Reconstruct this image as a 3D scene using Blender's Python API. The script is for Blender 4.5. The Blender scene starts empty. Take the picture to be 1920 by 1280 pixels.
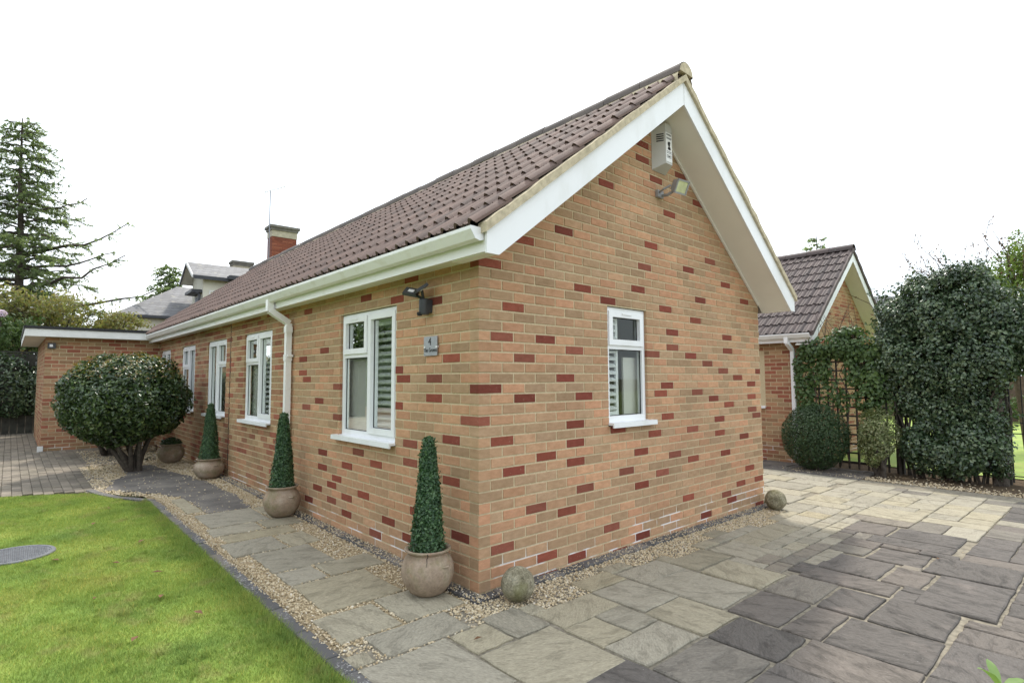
import bpy, math, random
import numpy as np
from mathutils import Vector, Matrix, noise as mnoise

random.seed(7)
rng = np.random.default_rng(7)
scene = bpy.context.scene
COL = scene.collection

# ------------------------------------------------------------------ camera
CAM = Vector((3.04523, -2.42787, 1.45999))
YAW, PITCH, ROLL, FPX = math.radians(48.008), math.radians(3.882), math.radians(-0.26), 1044.56
cam_data = bpy.data.cameras.new('camera')
cam_data.sensor_width = 36.0
cam_data.lens = FPX * 36.0 / 1920.0
cam_data.clip_start = 0.05
cam_data.clip_end = 3000
cam = bpy.data.objects.new('camera', cam_data)
COL.objects.link(cam)
FW = Vector((-math.sin(YAW) * math.cos(PITCH), math.cos(YAW) * math.cos(PITCH), math.sin(PITCH)))
RT0 = Vector((math.cos(YAW), math.sin(YAW), 0))
UP0 = RT0.cross(FW)
RT = RT0 * math.cos(ROLL) + UP0 * math.sin(ROLL)
UP = UP0 * math.cos(ROLL) - RT0 * math.sin(ROLL)
m = Matrix((RT, UP, -FW)).transposed().to_4x4()
m.translation = CAM
cam.matrix_world = m
scene.camera = cam

# ------------------------------------------------------------------ sky and sun
SUN_DIR = Vector((0.36, -0.42, -1.0)).normalized()      # the way the light travels
to_sun = -SUN_DIR
sun_el = math.asin(to_sun.z)
sun_az = math.atan2(to_sun.x, to_sun.y)
world = bpy.data.worlds.new('World')
scene.world = world
world.use_nodes = True
wn = world.node_tree.nodes
wl = world.node_tree.links
wn.clear()
out = wn.new('ShaderNodeOutputWorld')
bg = wn.new('ShaderNodeBackground')
sky = wn.new('ShaderNodeTexSky')
sky.sky_type = 'NISHITA'
sky.sun_disc = False
sky.sun_elevation = sun_el
sky.sun_rotation = sun_az
sky.air_density = 1.0
sky.dust_density = 4.0
sky.ozone_density = 1.0
# a thin bright overcast veil over the clear sky
tc = wn.new('ShaderNodeTexCoord')
nz = wn.new('ShaderNodeTexNoise')
nz.inputs['Scale'].default_value = 2.2
nz.inputs['Detail'].default_value = 5
rp = wn.new('ShaderNodeValToRGB')
rp.color_ramp.elements[0].position = 0.35
rp.color_ramp.elements[0].color = (0.82, 0.91, 1.0, 1)
rp.color_ramp.elements[1].position = 0.62
rp.color_ramp.elements[1].color = (0.93, 0.97, 1.0, 1)
veil = wn.new('ShaderNodeVectorMath')
veil.operation = 'SCALE'
veil.inputs['Scale'].default_value = 9.0
mix = wn.new('ShaderNodeMix')
mix.data_type = 'RGBA'
mix.inputs['Factor'].default_value = 0.82
wl.new(tc.outputs['Generated'], nz.inputs['Vector'])
wl.new(nz.outputs['Fac'], rp.inputs['Fac'])
wl.new(rp.outputs['Color'], veil.inputs[0])
wl.new(sky.outputs['Color'], mix.inputs['A'])
wl.new(veil.outputs['Vector'], mix.inputs['B'])
wl.new(mix.outputs['Result'], bg.inputs['Color'])
bg.inputs['Strength'].default_value = 0.13
wl.new(bg.outputs['Background'], out.inputs['Surface'])

sd = bpy.data.lights.new('sun', 'SUN')
sd.energy = 2.0
sd.angle = math.radians(3.5)
sd.color = (1.0, 0.95, 0.86)
sun = bpy.data.objects.new('sun', sd)
COL.objects.link(sun)
sun.rotation_euler = SUN_DIR.to_track_quat('-Z', 'Y').to_euler()
sun.location = (0, 0, 30)

vs = scene.view_settings
vs.view_transform = 'Standard'
vs.look = 'None'
vs.gamma = 1.0
vs.use_curve_mapping = False
vs.exposure = 0.82
scene.render.film_transparent = False
scene.cycles.max_bounces = 8
scene.cycles.transparent_max_bounces = 12


# ------------------------------------------------------------------ helpers
def gz(x, y):
    """height of the gently sloping ground"""
    return -0.009 * max(min(x, 0.0), -14.0) - 0.012 * min(max(y, 0.0), 10.0)


def tag(o, label=None, cat=None, group=None, kind=None):
    if label: o['label'] = label
    if cat: o['category'] = cat
    if group: o['group'] = group
    if kind: o['kind'] = kind
    return o


def empty(name, loc, label=None, cat=None, group=None, kind=None):
    o = bpy.data.objects.new(name, None)
    o.empty_display_size = 0.2
    COL.objects.link(o)
    o.location = loc
    return tag(o, label, cat, group, kind)


def root_loc(parent):
    p = parent
    if p is None:
        return Vector((0, 0, 0))
    v = Vector((0, 0, 0))
    while p is not None:
        v += p.location
        p = p.parent
    return v


def link(name, me, parent=None, loc=None):
    o = bpy.data.objects.new(name, me)
    COL.objects.link(o)
    if parent is not None:
        o.parent = parent
    if loc is not None:
        o.location = Vector(loc) - root_loc(parent)
    return o


class MB:
    """collects faces in world coordinates; build() links them as one mesh object"""
    def __init__(self):
        self.v = []
        self.f = []
        self.mi = []
        self.cur = 0

    def add(self, vs_, fs):
        o = len(self.v)
        self.v += [tuple(p) for p in vs_]
        for f in fs:
            self.f.append(tuple(i + o for i in f))
            self.mi.append(self.cur)
        return self

    def box(self, x0, x1, y0, y1, z0, z1):
        return self.add([(x0, y0, z0), (x1, y0, z0), (x1, y1, z0), (x0, y1, z0), (x0, y0, z1), (x1, y0, z1), (x1, y1, z1), (x0, y1, z1)],
                        [(3, 2, 1, 0), (4, 5, 6, 7), (0, 1, 5, 4), (1, 2, 6, 5), (2, 3, 7, 6), (3, 0, 4, 7)])

    def obox(self, c, ax, ay, az, hx, hy, hz):
        c, ax, ay, az = Vector(c), Vector(ax).normalized() * hx, Vector(ay).normalized() * hy, Vector(az).normalized() * hz
        P = [c + ax * i + ay * j + az * k for k in (-1, 1) for i, j in ((-1, -1), (1, -1), (1, 1), (-1, 1))]
        return self.add(P, [(3, 2, 1, 0), (4, 5, 6, 7), (0, 1, 5, 4), (1, 2, 6, 5), (2, 3, 7, 6), (3, 0, 4, 7)])

    def prism(self, poly, d):
        """poly: 3d polygon, d: extrusion vector"""
        n = len(poly)
        d = Vector(d)
        P = [Vector(p) for p in poly]
        Q = [p + d for p in P]
        fs = [tuple(range(n)), tuple(range(2 * n - 1, n - 1, -1))]
        fs += [((i + 1) % n, i, n + i, n + (i + 1) % n) for i in range(n)]
        return self.add(P + Q, fs)

    def tube(self, pts, rads, seg=8, cap=True):
        P = [Vector(p) for p in pts]
        if not hasattr(rads, '__len__'):
            rads = [rads] * len(P)
        rings = []
        ref = None
        for i, p in enumerate(P):
            t = (P[min(i + 1, len(P) - 1)] - P[max(i - 1, 0)]).normalized()
            if ref is None:
                ref = Vector((0, 0, 1)) if abs(t.z) < 0.9 else Vector((1, 0, 0))
            a = t.cross(ref)
            if a.length < 1e-5:
                a = t.cross(Vector((0, 1, 0)))
            a.normalize()
            b = a.cross(t).normalized()
            ref = b
            rings.append([p + (a * math.cos(2 * math.pi * k / seg) + b * math.sin(2 * math.pi * k / seg)) * rads[i] for k in range(seg)])
        vv = [q for r in rings for q in r]
        fs = []
        for i in range(len(P) - 1):
            for k in range(seg):
                k2 = (k + 1) % seg
                fs.append((i * seg + k, i * seg + k2, (i + 1) * seg + k2, (i + 1) * seg + k))
        if cap:
            fs.append(tuple(range(seg - 1, -1, -1)))
            fs.append(tuple((len(P) - 1) * seg + k for k in range(seg)))
        return self.add(vv, fs)

    def lathe(self, c, prof, seg=32):
        c = Vector(c)
        vv = []
        for r, z in prof:
            for k in range(seg):
                a = 2 * math.pi * k / seg
                vv.append(c + Vector((r * math.cos(a), r * math.sin(a), z)))
        fs = []
        for i in range(len(prof) - 1):
            for k in range(seg):
                k2 = (k + 1) % seg
                fs.append((i * seg + k, i * seg + k2, (i + 1) * seg + k2, (i + 1) * seg + k))
        fs.append(tuple(range(seg - 1, -1, -1)))
        n = (len(prof) - 1) * seg
        fs.append(tuple(n + k for k in range(seg)))
        return self.add(vv, fs)

    def mesh(self, name, mat, off=(0, 0, 0), smooth=False):
        me = bpy.data.meshes.new(name)
        off = Vector(off)
        me.from_pydata([tuple(Vector(p) - off) for p in self.v], [], self.f)
        mats = mat if isinstance(mat, (list, tuple)) else [mat]
        for mm in mats:
            me.materials.append(mm)
        if len(mats) > 1:
            me.polygons.foreach_set('material_index', self.mi)
        if smooth:
            me.polygons.foreach_set('use_smooth', [True] * len(me.polygons))
            try:
                me.set_sharp_from_angle(angle=math.radians(40))
            except Exception:
                pass
        me.update()
        return me

    def build(self, name, mat, parent=None, smooth=False, loc=None):
        """loc: origin of a parentless object"""
        if parent is None and loc is not None:
            me = self.mesh(name, mat, loc, smooth)
            o = link(name, me)
            o.location = loc
            return o
        me = self.mesh(name, mat, root_loc(parent), smooth)
        return link(name, me, parent)


def np_mesh(name, V, F, mat, smooth=False, tone=None):
    """V (n,3), F (m,k) numpy arrays -> mesh, k = 3 or 4"""
    me = bpy.data.meshes.new(name)
    n, mm, k = len(V), len(F), F.shape[1]
    me.vertices.add(n)
    me.vertices.foreach_set('co', np.asarray(V, dtype=np.float32).ravel())
    me.loops.add(mm * k)
    me.loops.foreach_set('vertex_index', np.asarray(F, dtype=np.int32).ravel())
    me.polygons.add(mm)
    me.polygons.foreach_set('loop_start', np.arange(0, mm * k, k, dtype=np.int32))
    if smooth:
        me.polygons.foreach_set('use_smooth', np.ones(mm, dtype=bool))
    me.update(calc_edges=True)
    me.materials.append(mat)
    return me


# ------------------------------------------------------------------ materials
def lin(r, g, b):
    """sRGB 0-255 -> linear"""
    def f(c):
        c /= 255.0
        return c / 12.92 if c <= 0.04045 else ((c + 0.055) / 1.055) ** 2.4
    return (f(r), f(g), f(b), 1)


def c4(c):
    return tuple(c) if len(c) == 4 else tuple(c) + (1,)


class NT:
    def __init__(self, name):
        self.m = bpy.data.materials.new(name)
        self.m.use_nodes = True
        self.n = self.m.node_tree.nodes
        self.l = self.m.node_tree.links
        self.b = self.n['Principled BSDF']
        self.pos = self.n.new('ShaderNodeNewGeometry')

    def new(self, t, **kw):
        x = self.n.new(t)
        for k, v in kw.items():
            setattr(x, k, v)
        return x

    def noise(self, scale, detail=4, rough=0.55, vec=None, stretch=None, dist=0.0):
        t = self.new('ShaderNodeTexNoise')
        t.inputs['Scale'].default_value = scale
        t.inputs['Detail'].default_value = detail
        t.inputs['Roughness'].default_value = rough
        t.inputs['Distortion'].default_value = dist
        v = vec if vec is not None else self.pos.outputs['Position']
        if stretch:
            mp = self.new('ShaderNodeMapping')
            mp.inputs['Scale'].default_value = stretch
            self.l.new(v, mp.inputs['Vector'])
            v = mp.outputs['Vector']
        self.l.new(v, t.inputs['Vector'])
        return t.outputs['Fac']

    def ramp(self, fac, stops, interp='LINEAR'):
        r = self.new('ShaderNodeValToRGB')
        r.color_ramp.interpolation = interp
        e = r.color_ramp.elements
        while len(e) > 1:
            e.remove(e[-1])
        e[0].position, e[0].color = stops[0][0], c4(stops[0][1])
        for p, c in stops[1:]:
            q = e.new(p)
            q.color = c4(c)
        self.l.new(fac, r.inputs['Fac'])
        return r.outputs['Color']

    def mix(self, fac, a, b, mode='MIX'):
        x = self.new('ShaderNodeMix', data_type='RGBA', blend_type=mode)
        for s, v in (('Factor', fac), ('A', a), ('B', b)):
            if isinstance(v, (int, float)):
                x.inputs[s].default_value = v
            elif isinstance(v, tuple):
                x.inputs[s].default_value = c4(v)
            else:
                self.l.new(v, x.inputs[s])
        return x.outputs['Result']

    def math(self, op, a, b=None):
        x = self.new('ShaderNodeMath', operation=op)
        for i, v in enumerate((a, b)):
            if v is None:
                continue
            if isinstance(v, (int, float)):
                x.inputs[i].default_value = v
            else:
                self.l.new(v, x.inputs[i])
        return x.outputs[0]

    def rand(self):
        oi = self.new('ShaderNodeObjectInfo')
        s = self.math('ADD', self.math('MULTIPLY', oi.outputs['Random'], 7.31), self.pos.outputs['Random Per Island'])
        return self.math('FRACT', s)

    def bump(self, h, strength=0.5, dist=0.01):
        b = self.new('ShaderNodeBump')
        b.inputs['Strength'].default_value = strength
        b.inputs['Distance'].default_value = dist
        self.l.new(h, b.inputs['Height'])
        self.l.new(b.outputs['Normal'], self.b.inputs['Normal'])

    def color(self, c):
        if isinstance(c, tuple):
            self.b.inputs['Base Color'].default_value = c4(c)
        else:
            self.l.new(c, self.b.inputs['Base Color'])

    def rough(self, r):
        if isinstance(r, (int, float)):
            self.b.inputs['Roughness'].default_value = r
        else:
            self.l.new(r, self.b.inputs['Roughness'])

    def spec(self, s):
        self.b.inputs['Specular IOR Level'].default_value = s


def plain(name, c, rough=0.5, var=0.12, scale=12, metal=0.0, spec=0.4, bump=0.0):
    t = NT(name)
    f = t.noise(scale, 5)
    d = tuple(x * (1 - var) for x in c[:3])
    u = tuple(min(1, x * (1 + var)) for x in c[:3])
    t.color(t.ramp(f, [(0.3, d), (0.7, u)]))
    t.rough(rough)
    t.spec(spec)
    t.b.inputs['Metallic'].default_value = metal
    if bump:
        t.bump(t.noise(scale * 8, 4), bump, 0.004)
    return t.m


def brick_mat(name, tones, var=0.16, dirt=True):
    t = NT(name)
    r = t.rand()
    n = len(tones)
    col = t.ramp(r, [(i / n, c) for i, c in enumerate(tones)], 'CONSTANT')
    r2 = t.math('FRACT', t.math('MULTIPLY', r, 37.7))
    col = t.mix(1.0, col, t.ramp(r2, [(0, (1 - var,) * 3), (1, (1 + var * .6,) * 3)]), 'MULTIPLY')
    # sandy face: specks and blurred bars along each brick
    sp = t.noise(420, 3, 0.7)
    col = t.mix(1.0, col, t.ramp(sp, [(0.3, (0.82, 0.80, 0.78)), (0.6, (1.06, 1.05, 1.03))]), 'MULTIPLY')
    bl = t.noise(14, 4, 0.6, stretch=(1.0, 1.0, 2.4))
    col = t.mix(1.0, col, t.ramp(bl, [(0.3, (0.84, 0.80, 0.74)), (0.68, (1.08, 1.06, 1.05))]), 'MULTIPLY')
    # chips and mortar smears
    ch = t.ramp(t.noise(34, 6, 0.72), [(0.60, (0, 0, 0)), (0.72, (0.42, 0.42, 0.42))])
    col = t.mix(ch, col, (0.46, 0.37, 0.25))
    # broad weathering
    if dirt:
        wv = t.noise(0.9, 5, 0.6)
        col = t.mix(1.0, col, t.ramp(wv, [(0.3, (0.86, 0.86, 0.85)), (0.65, (1.04, 1.03, 1.02))]), 'MULTIPLY')
    t.color(col)
    t.rough(0.9)
    t.spec(0.2)
    t.bump(t.noise(160, 6, 0.7), 0.5, 0.004)
    return t.m


M = {}
M['brick'] = brick_mat('buff_brick', [(0.515, 0.308, 0.190), (0.45, 0.308, 0.195), (0.545, 0.326, 0.203), (0.425, 0.292, 0.185), (0.51, 0.322, 0.205),
                                      (0.475, 0.314, 0.200), (0.535, 0.302, 0.190), (0.455, 0.316, 0.207), (0.49, 0.308, 0.193), (0.405, 0.280, 0.178)], 0.13)
M['old_brick'] = brick_mat('weathered_brick', [(0.43, 0.25, 0.15), (0.37, 0.19, 0.12), (0.42, 0.285, 0.175), (0.31, 0.14, 0.09), (0.40, 0.22, 0.135),
                                               (0.45, 0.32, 0.20), (0.37, 0.23, 0.14), (0.33, 0.125, 0.085), (0.37, 0.26, 0.155)], 0.2)
M['red_brick'] = brick_mat('dark_red_brick', [(0.240, 0.068, 0.046), (0.275, 0.084, 0.056), (0.215, 0.060, 0.043), (0.26, 0.092, 0.064)], 0.22, False)
M['far_red'] = brick_mat('chimney_brick', [(0.25, 0.085, 0.055), (0.21, 0.075, 0.052), (0.29, 0.11, 0.07)], 0.2, False)


def mortar_mat():
    t = NT('mortar')
    f = t.noise(60, 5)
    col = t.ramp(f, [(0.3, (0.46, 0.375, 0.235)), (0.7, (0.59, 0.49, 0.325))])
    # white salt bloom along the lowest courses
    sx = t.new('ShaderNodeSeparateXYZ')
    t.l.new(t.pos.outputs['Position'], sx.inputs[0])
    low = t.ramp(sx.outputs['Z'], [(0.0, (1, 1, 1)), (0.13, (1, 1, 1)), (0.24, (0, 0, 0))])
    pat = t.ramp(t.noise(2.6, 3), [(0.5, (0, 0, 0)), (0.56, (1, 1, 1))])
    col = t.mix(t.mix(1.0, low, pat, 'MULTIPLY'), col, (0.78, 0.76, 0.74))
    t.color(col)
    t.rough(0.95)
    t.spec(0.1)
    t.bump(t.noise(220, 4), 0.4, 0.003)
    return t.m


M['mortar'] = mortar_mat()


def tile_mat(name, cols, moss=0.35):
    t = NT(name)
    r = t.rand()
    col = t.ramp(r, [(0, cols[0]), (0.5, cols[1]), (1, cols[2])])
    n1 = t.noise(3.0, 6, 0.65)
    col = t.mix(1.0, col, t.ramp(n1, [(0.3, (0.78, 0.78, 0.79)), (0.7, (1.15, 1.12, 1.1))]), 'MULTIPLY')
    # streaks of dirt and pale lichen specks
    sp = t.ramp(t.noise(38, 5, 0.7), [(0.64, (0, 0, 0)), (0.72, (1, 1, 1))])
    col = t.mix(t.mix(1.0, sp, (moss, moss, moss), 'MULTIPLY'), col, (0.26, 0.25, 0.21))
    gr = t.ramp(t.noise(9, 4), [(0.55, (0, 0, 0)), (0.75, (0.5, 0.5, 0.5))])
    col = t.mix(gr, col, (0.045, 0.04, 0.036))
    t.color(col)
    t.rough(0.75)
    t.spec(0.35)
    t.bump(t.noise(180, 5), 0.4, 0.004)
    return t.m


M['tile'] = tile_mat('brown_roof_tile', [(0.140, 0.098, 0.084), (0.175, 0.120, 0.101), (0.112, 0.082, 0.072)], 0.6)
M['old_tile'] = tile_mat('weathered_roof_tile', [(0.088, 0.070, 0.067), (0.118, 0.092, 0.087), (0.070, 0.058, 0.057)], 0.7)
M['ridge'] = tile_mat('grey_ridge_tile', [(0.115, 0.098, 0.088), (0.15, 0.125, 0.11), (0.095, 0.082, 0.075)], 0.8)
def upvc_mat():
    t = NT('white_plastic')
    f = t.noise(2.2, 6, 0.65, stretch=(1, 1, .45))
    col = t.ramp(f, [(0.28, (0.70, 0.705, 0.69)), (0.5, (0.80, 0.81, 0.82)), (0.8, (0.82, 0.83, 0.84))])
    d = t.ramp(t.noise(48, 5, 0.7), [(0.66, (0, 0, 0)), (0.78, (0.35, 0.35, 0.35))])
    t.color(t.mix(d, col, (0.55, 0.54, 0.50)))
    t.rough(0.36)
    return t.m


M['upvc'] = upvc_mat()


def gutter_mat():
    t = NT('stained_white_plastic')
    f = t.noise(5, 5, 0.6, stretch=(1, 1, 3))
    t.color(t.ramp(f, [(0.30, (0.72, 0.71, 0.66)), (0.45, (0.81, 0.81, 0.80)), (0.8, (0.82, 0.82, 0.81))]))
    t.rough(0.4)
    return t.m


M['gutter'] = gutter_mat()
M['soffit'] = plain('soffit_board', (0.80, 0.78, 0.72), 0.55, 0.04, 2, spec=0.3)
M['verge'] = plain('verge_mortar', (0.52, 0.45, 0.32), 0.95, 0.22, 22, spec=0.1, bump=0.6)
M['dark_gap'] = plain('rubber_seal', (0.012, 0.012, 0.013), 0.6, 0.1)
M['felt'] = plain('black_felt_edge', (0.012, 0.012, 0.014), 0.5, 0.2, 6)
M['plaster'] = plain('room_plaster', (0.78, 0.76, 0.71), 0.9, 0.04, 2, spec=0.1)
M['pale_backing'] = plain('pane_backing', (0.74, 0.71, 0.65), 0.9, 0.05, 3, spec=.1)  # for the panels added behind glass to make panes look pale
M['shutter'] = plain('shutter_white', (0.86, 0.86, 0.85), 0.45, 0.03, 5)


def glass_mat():
    t = NT('window_glass')
    t.n.remove(t.b)
    tr = t.new('ShaderNodeBsdfTransparent')
    tr.inputs['Color'].default_value = (0.90, 0.94, 0.92, 1)
    gl = t.new('ShaderNodeBsdfGlossy')
    gl.inputs['Roughness'].default_value = 0.01
    gl.inputs['Color'].default_value = (0.95, 1.0, 0.98, 1)
    fr = t.new('ShaderNodeFresnel')
    fr.inputs['IOR'].default_value = 1.6
    sc = t.math('MINIMUM', t.math('MULTIPLY', fr.outputs[0], 0.62), 1.0)
    mx = t.new('ShaderNodeMixShader')
    t.l.new(sc, mx.inputs[0])
    t.l.new(tr.outputs[0], mx.inputs[1])
    t.l.new(gl.outputs[0], mx.inputs[2])
    t.l.new(mx.outputs[0], t.n['Material Output'].inputs['Surface'])
    return t.m


M['glass'] = glass_mat()


def slab_mat(name, lo, hi, tint, patch=None):
    t = NT(name)
    r = t.rand()
    oi = t.new('ShaderNodeObjectInfo')
    # every slab has its own grain direction
    rot = t.new('ShaderNodeVectorRotate', rotation_type='Z_AXIS')
    t.l.new(t.pos.outputs['Position'], rot.inputs['Vector'])
    t.l.new(t.math('MULTIPLY', r, 6.3), rot.inputs['Angle'])
    v = rot.outputs['Vector']
    grain = t.noise(6.0, 8, 0.66, vec=v, stretch=(0.75, 1.7, 1), dist=0.7)
    fine = t.noise(60, 7, 0.75, vec=v, stretch=(0.7, 1.8, 1))
    col = t.ramp(grain, [(0.30, lo), (0.48, hi), (0.72, tuple(min(1, x * 1.13) for x in hi))])
    col = t.mix(1.0, col, t.ramp(fine, [(0.3, (0.66, 0.66, 0.66)), (0.65, (1.16, 1.16, 1.16))]), 'MULTIPLY')
    r2 = t.math('FRACT', t.math('MULTIPLY', r, 23.1))
    col = t.mix(1.0, col, t.ramp(r2, [(0, (0.86, 0.86, 0.85)), (0.5, (1, 1, 1)), (1, tint)]), 'MULTIPLY')
    if patch:
        pm = t.ramp(t.noise(2.1, 4, 0.6), [(0.60, (0, 0, 0)), (0.76, (0.7, 0.7, 0.7))])
        col = t.mix(pm, col, patch)
    # tiny pale lichen dots
    dots = t.ramp(t.noise(70, 2, 0.5), [(0.73, (0, 0, 0)), (0.77, (0.8, 0.8, 0.8))])
    zone = t.ramp(t.noise(1.1, 2), [(0.5, (0, 0, 0)), (0.6, (1, 1, 1))])
    col = t.mix(t.mix(1.0, dots, zone, 'MULTIPLY'), col, (0.46, 0.44, 0.42))
    t.color(col)
    t.rough(t.math('ADD', t.math('MULTIPLY', fine, 0.25), 0.66))
    t.spec(0.3)
    # riven steps
    st = t.math('ADD', t.math('MULTIPLY', t.math('FRACT', t.math('MULTIPLY', grain, 7.0)), 0.55), t.math('MULTIPLY', fine, 0.35))
    t.bump(st, 0.9, 0.008)
    return t.m


M['slab'] = slab_mat('riven_sandstone', (0.225, 0.203, 0.155), (0.340, 0.310, 0.243), (1.05, 1.02, 0.92))
M['slab_green'] = slab_mat('mossy_sandstone', (0.23, 0.205, 0.145), (0.335, 0.30, 0.22), (1.05, 1.0, 0.88), (0.20, 0.18, 0.13))
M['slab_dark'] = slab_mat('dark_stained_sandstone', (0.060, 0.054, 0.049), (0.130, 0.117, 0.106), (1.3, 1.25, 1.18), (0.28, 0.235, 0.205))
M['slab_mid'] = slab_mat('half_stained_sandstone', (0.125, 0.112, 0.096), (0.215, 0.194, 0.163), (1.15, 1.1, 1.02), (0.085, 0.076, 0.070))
M['joint'] = plain('paving_joint', (0.23, 0.205, 0.16), 0.95, 0.35, 25, spec=0.1, bump=0.5)
M['kerb'] = None


def kerb_mat():
    t = NT('blue_black_edging')
    r = t.rand()
    col = t.ramp(r, [(0, (0.068, 0.066, 0.067)), (0.6, (0.105, 0.100, 0.098)), (1, (0.17, 0.148, 0.128))])
    d = t.ramp(t.noise(60, 3, 0.6), [(0.56, (0, 0, 0)), (0.63, (0.9, 0.9, 0.9))])
    z = t.ramp(t.noise(2.3, 2), [(0.45, (0, 0, 0)), (0.6, (1, 1, 1))])
    col = t.mix(t.mix(1.0, d, z, 'MULTIPLY'), col, (0.38, 0.37, 0.36))
    t.color(col)
    t.rough(0.8)
    t.bump(t.noise(120, 5), 0.5, 0.004)
    return t.m


M['kerb'] = kerb_mat()


def gravel_mat():
    t = NT('cotswold_gravel')
    r = t.rand()
    col = t.ramp(r, [(0, (0.42, 0.32, 0.19)), (0.3, (0.58, 0.47, 0.31)), (0.6, (0.66, 0.57, 0.41)), (0.85, (0.52, 0.41, 0.26)), (1, (0.72, 0.67, 0.57))])
    t.color(t.mix(1.0, col, t.ramp(t.noise(150, 3), [(0.3, (0.8, 0.8, 0.8)), (0.7, (1.1, 1.1, 1.1))]), 'MULTIPLY'))
    t.rough(0.9)
    t.spec(0.2)
    return t.m


M['gravel'] = gravel_mat()
M['gravel_bed'] = plain('gravel_fines', (0.34, 0.27, 0.17), 0.95, 0.4, 60, spec=0.1, bump=0.8)
M['soil'] = plain('leaf_litter', (0.10, 0.072, 0.046), 0.95, 0.5, 30, spec=0.1, bump=0.8)


def tarmac_mat():
    t = NT('dark_path_surface')
    f = t.noise(3.0, 6, 0.65)
    col = t.ramp(f, [(0.32, (0.090, 0.082, 0.076)), (0.52, (0.150, 0.136, 0.122)), (0.72, (0.25, 0.225, 0.185))])
    col = t.mix(1.0, col, t.ramp(t.noise(90, 4), [(0.3, (0.75, 0.75, 0.75)), (0.7, (1.15, 1.15, 1.15))]), 'MULTIPLY')
    d = t.ramp(t.noise(42, 2), [(0.72, (0, 0, 0)), (0.75, (0.8, 0.8, 0.8))])
    t.color(t.mix(d, col, (0.36, 0.31, 0.23)))
    t.rough(0.88)
    t.bump(t.noise(110, 5), 0.5, 0.004)
    return t.m


M['tarmac'] = tarmac_mat()


def paver_mat():
    t = NT('block_paver')
    r = t.rand()
    col = t.ramp(r, [(0, (0.155, 0.13, 0.105)), (0.5, (0.20, 0.168, 0.132)), (1, (0.245, 0.205, 0.165))])
    col = t.mix(1.0, col, t.ramp(t.noise(2.5, 4), [(0.3, (0.72, 0.75, 0.70)), (0.7, (1.1, 1.1, 1.08))]), 'MULTIPLY')
    t.color(t.mix(1.0, col, t.ramp(t.noise(90, 4), [(0.3, (0.8, 0.8, 0.8)), (0.7, (1.1, 1.1, 1.1))]), 'MULTIPLY'))
    t.rough(0.9)
    t.bump(t.noise(150, 4), 0.4, 0.004)
    return t.m


M['paver'] = paver_mat()
M['paver_joint'] = plain('mossy_joint', (0.085, 0.085, 0.04), 0.95, 0.4, 14, spec=0.1)


def lawn_mat(name, blades, shade_turf=False):
    t = NT(name)
    big = t.noise(1.3, 4, 0.6)
    col = t.ramp(big, [(0.30, (0.160, 0.245, 0.056)), (0.5, (0.250, 0.340, 0.072)), (0.72, (0.350, 0.390, 0.100))])
    if blades:
        r = t.pos.outputs['Random Per Island']
        col = t.mix(1.0, col, t.ramp(r, [(0, (0.62, 0.72, 0.62)), (0.5, (1, 1, 1)), (0.93, (1.25, 1.12, 1.1)), (0.97, (1.9, 1.3, 1.4))]), 'MULTIPLY')
    br = t.ramp(t.noise(3.6, 6, 0.7), [(0.53, (0, 0, 0)), (0.72, (0.75, 0.75, 0.75))])
    col = t.mix(br, col, (0.31, 0.265, 0.115))
    if shade_turf:
        col = t.mix(1.0, col, (0.75, 0.80, 0.65), 'MULTIPLY')  # shade among the blades is put into the turf colour
    t.color(col)
    t.rough(0.7)
    t.spec(0.2)
    if blades:
        t.b.inputs['Subsurface Weight'].default_value = 0.0
        trn = t.new('ShaderNodeBsdfTranslucent')
        t.l.new(col, trn.inputs['Color'])
        mx = t.new('ShaderNodeMixShader')
        mx.inputs[0].default_value = 0.3
        t.l.new(t.b.outputs[0], mx.inputs[1])
        t.l.new(trn.outputs[0], mx.inputs[2])
        t.l.new(mx.outputs[0], t.n['Material Output'].inputs['Surface'])
    return t.m


M['lawn'] = lawn_mat('shaded_lawn_turf', False, True)
M['far_lawn'] = lawn_mat('lit_garden_turf', False)  # same turf left bright, standing for lit lawn
M['grass'] = lawn_mat('grass_blades', True)


def leaf_mat(name, cols, rough=0.45, trans=0.25, spec=0.45, patch=1.2):
    t = NT(name)
    r = t.pos.outputs['Random Per Island']
    n = len(cols)
    col = t.ramp(r, [(i / max(1, n - 1), c) for i, c in enumerate(cols)])
    col = t.mix(1.0, col, t.ramp(t.noise(patch, 3), [(0.3, (0.7, 0.74, 0.7)), (0.7, (1.25, 1.2, 1.15))]), 'MULTIPLY')
    t.color(col)
    t.rough(rough)
    t.spec(spec)
    trn = t.new('ShaderNodeBsdfTranslucent')
    t.l.new(t.mix(1.0, col, (1.3, 1.4, 0.7), 'MULTIPLY'), trn.inputs['Color'])
    mx = t.new('ShaderNodeMixShader')
    mx.inputs[0].default_value = trans
    t.l.new(t.b.outputs[0], mx.inputs[1])
    t.l.new(trn.outputs[0], mx.inputs[2])
    t.l.new(mx.outputs[0], t.n['Material Output'].inputs['Surface'])
    return t.m


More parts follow.
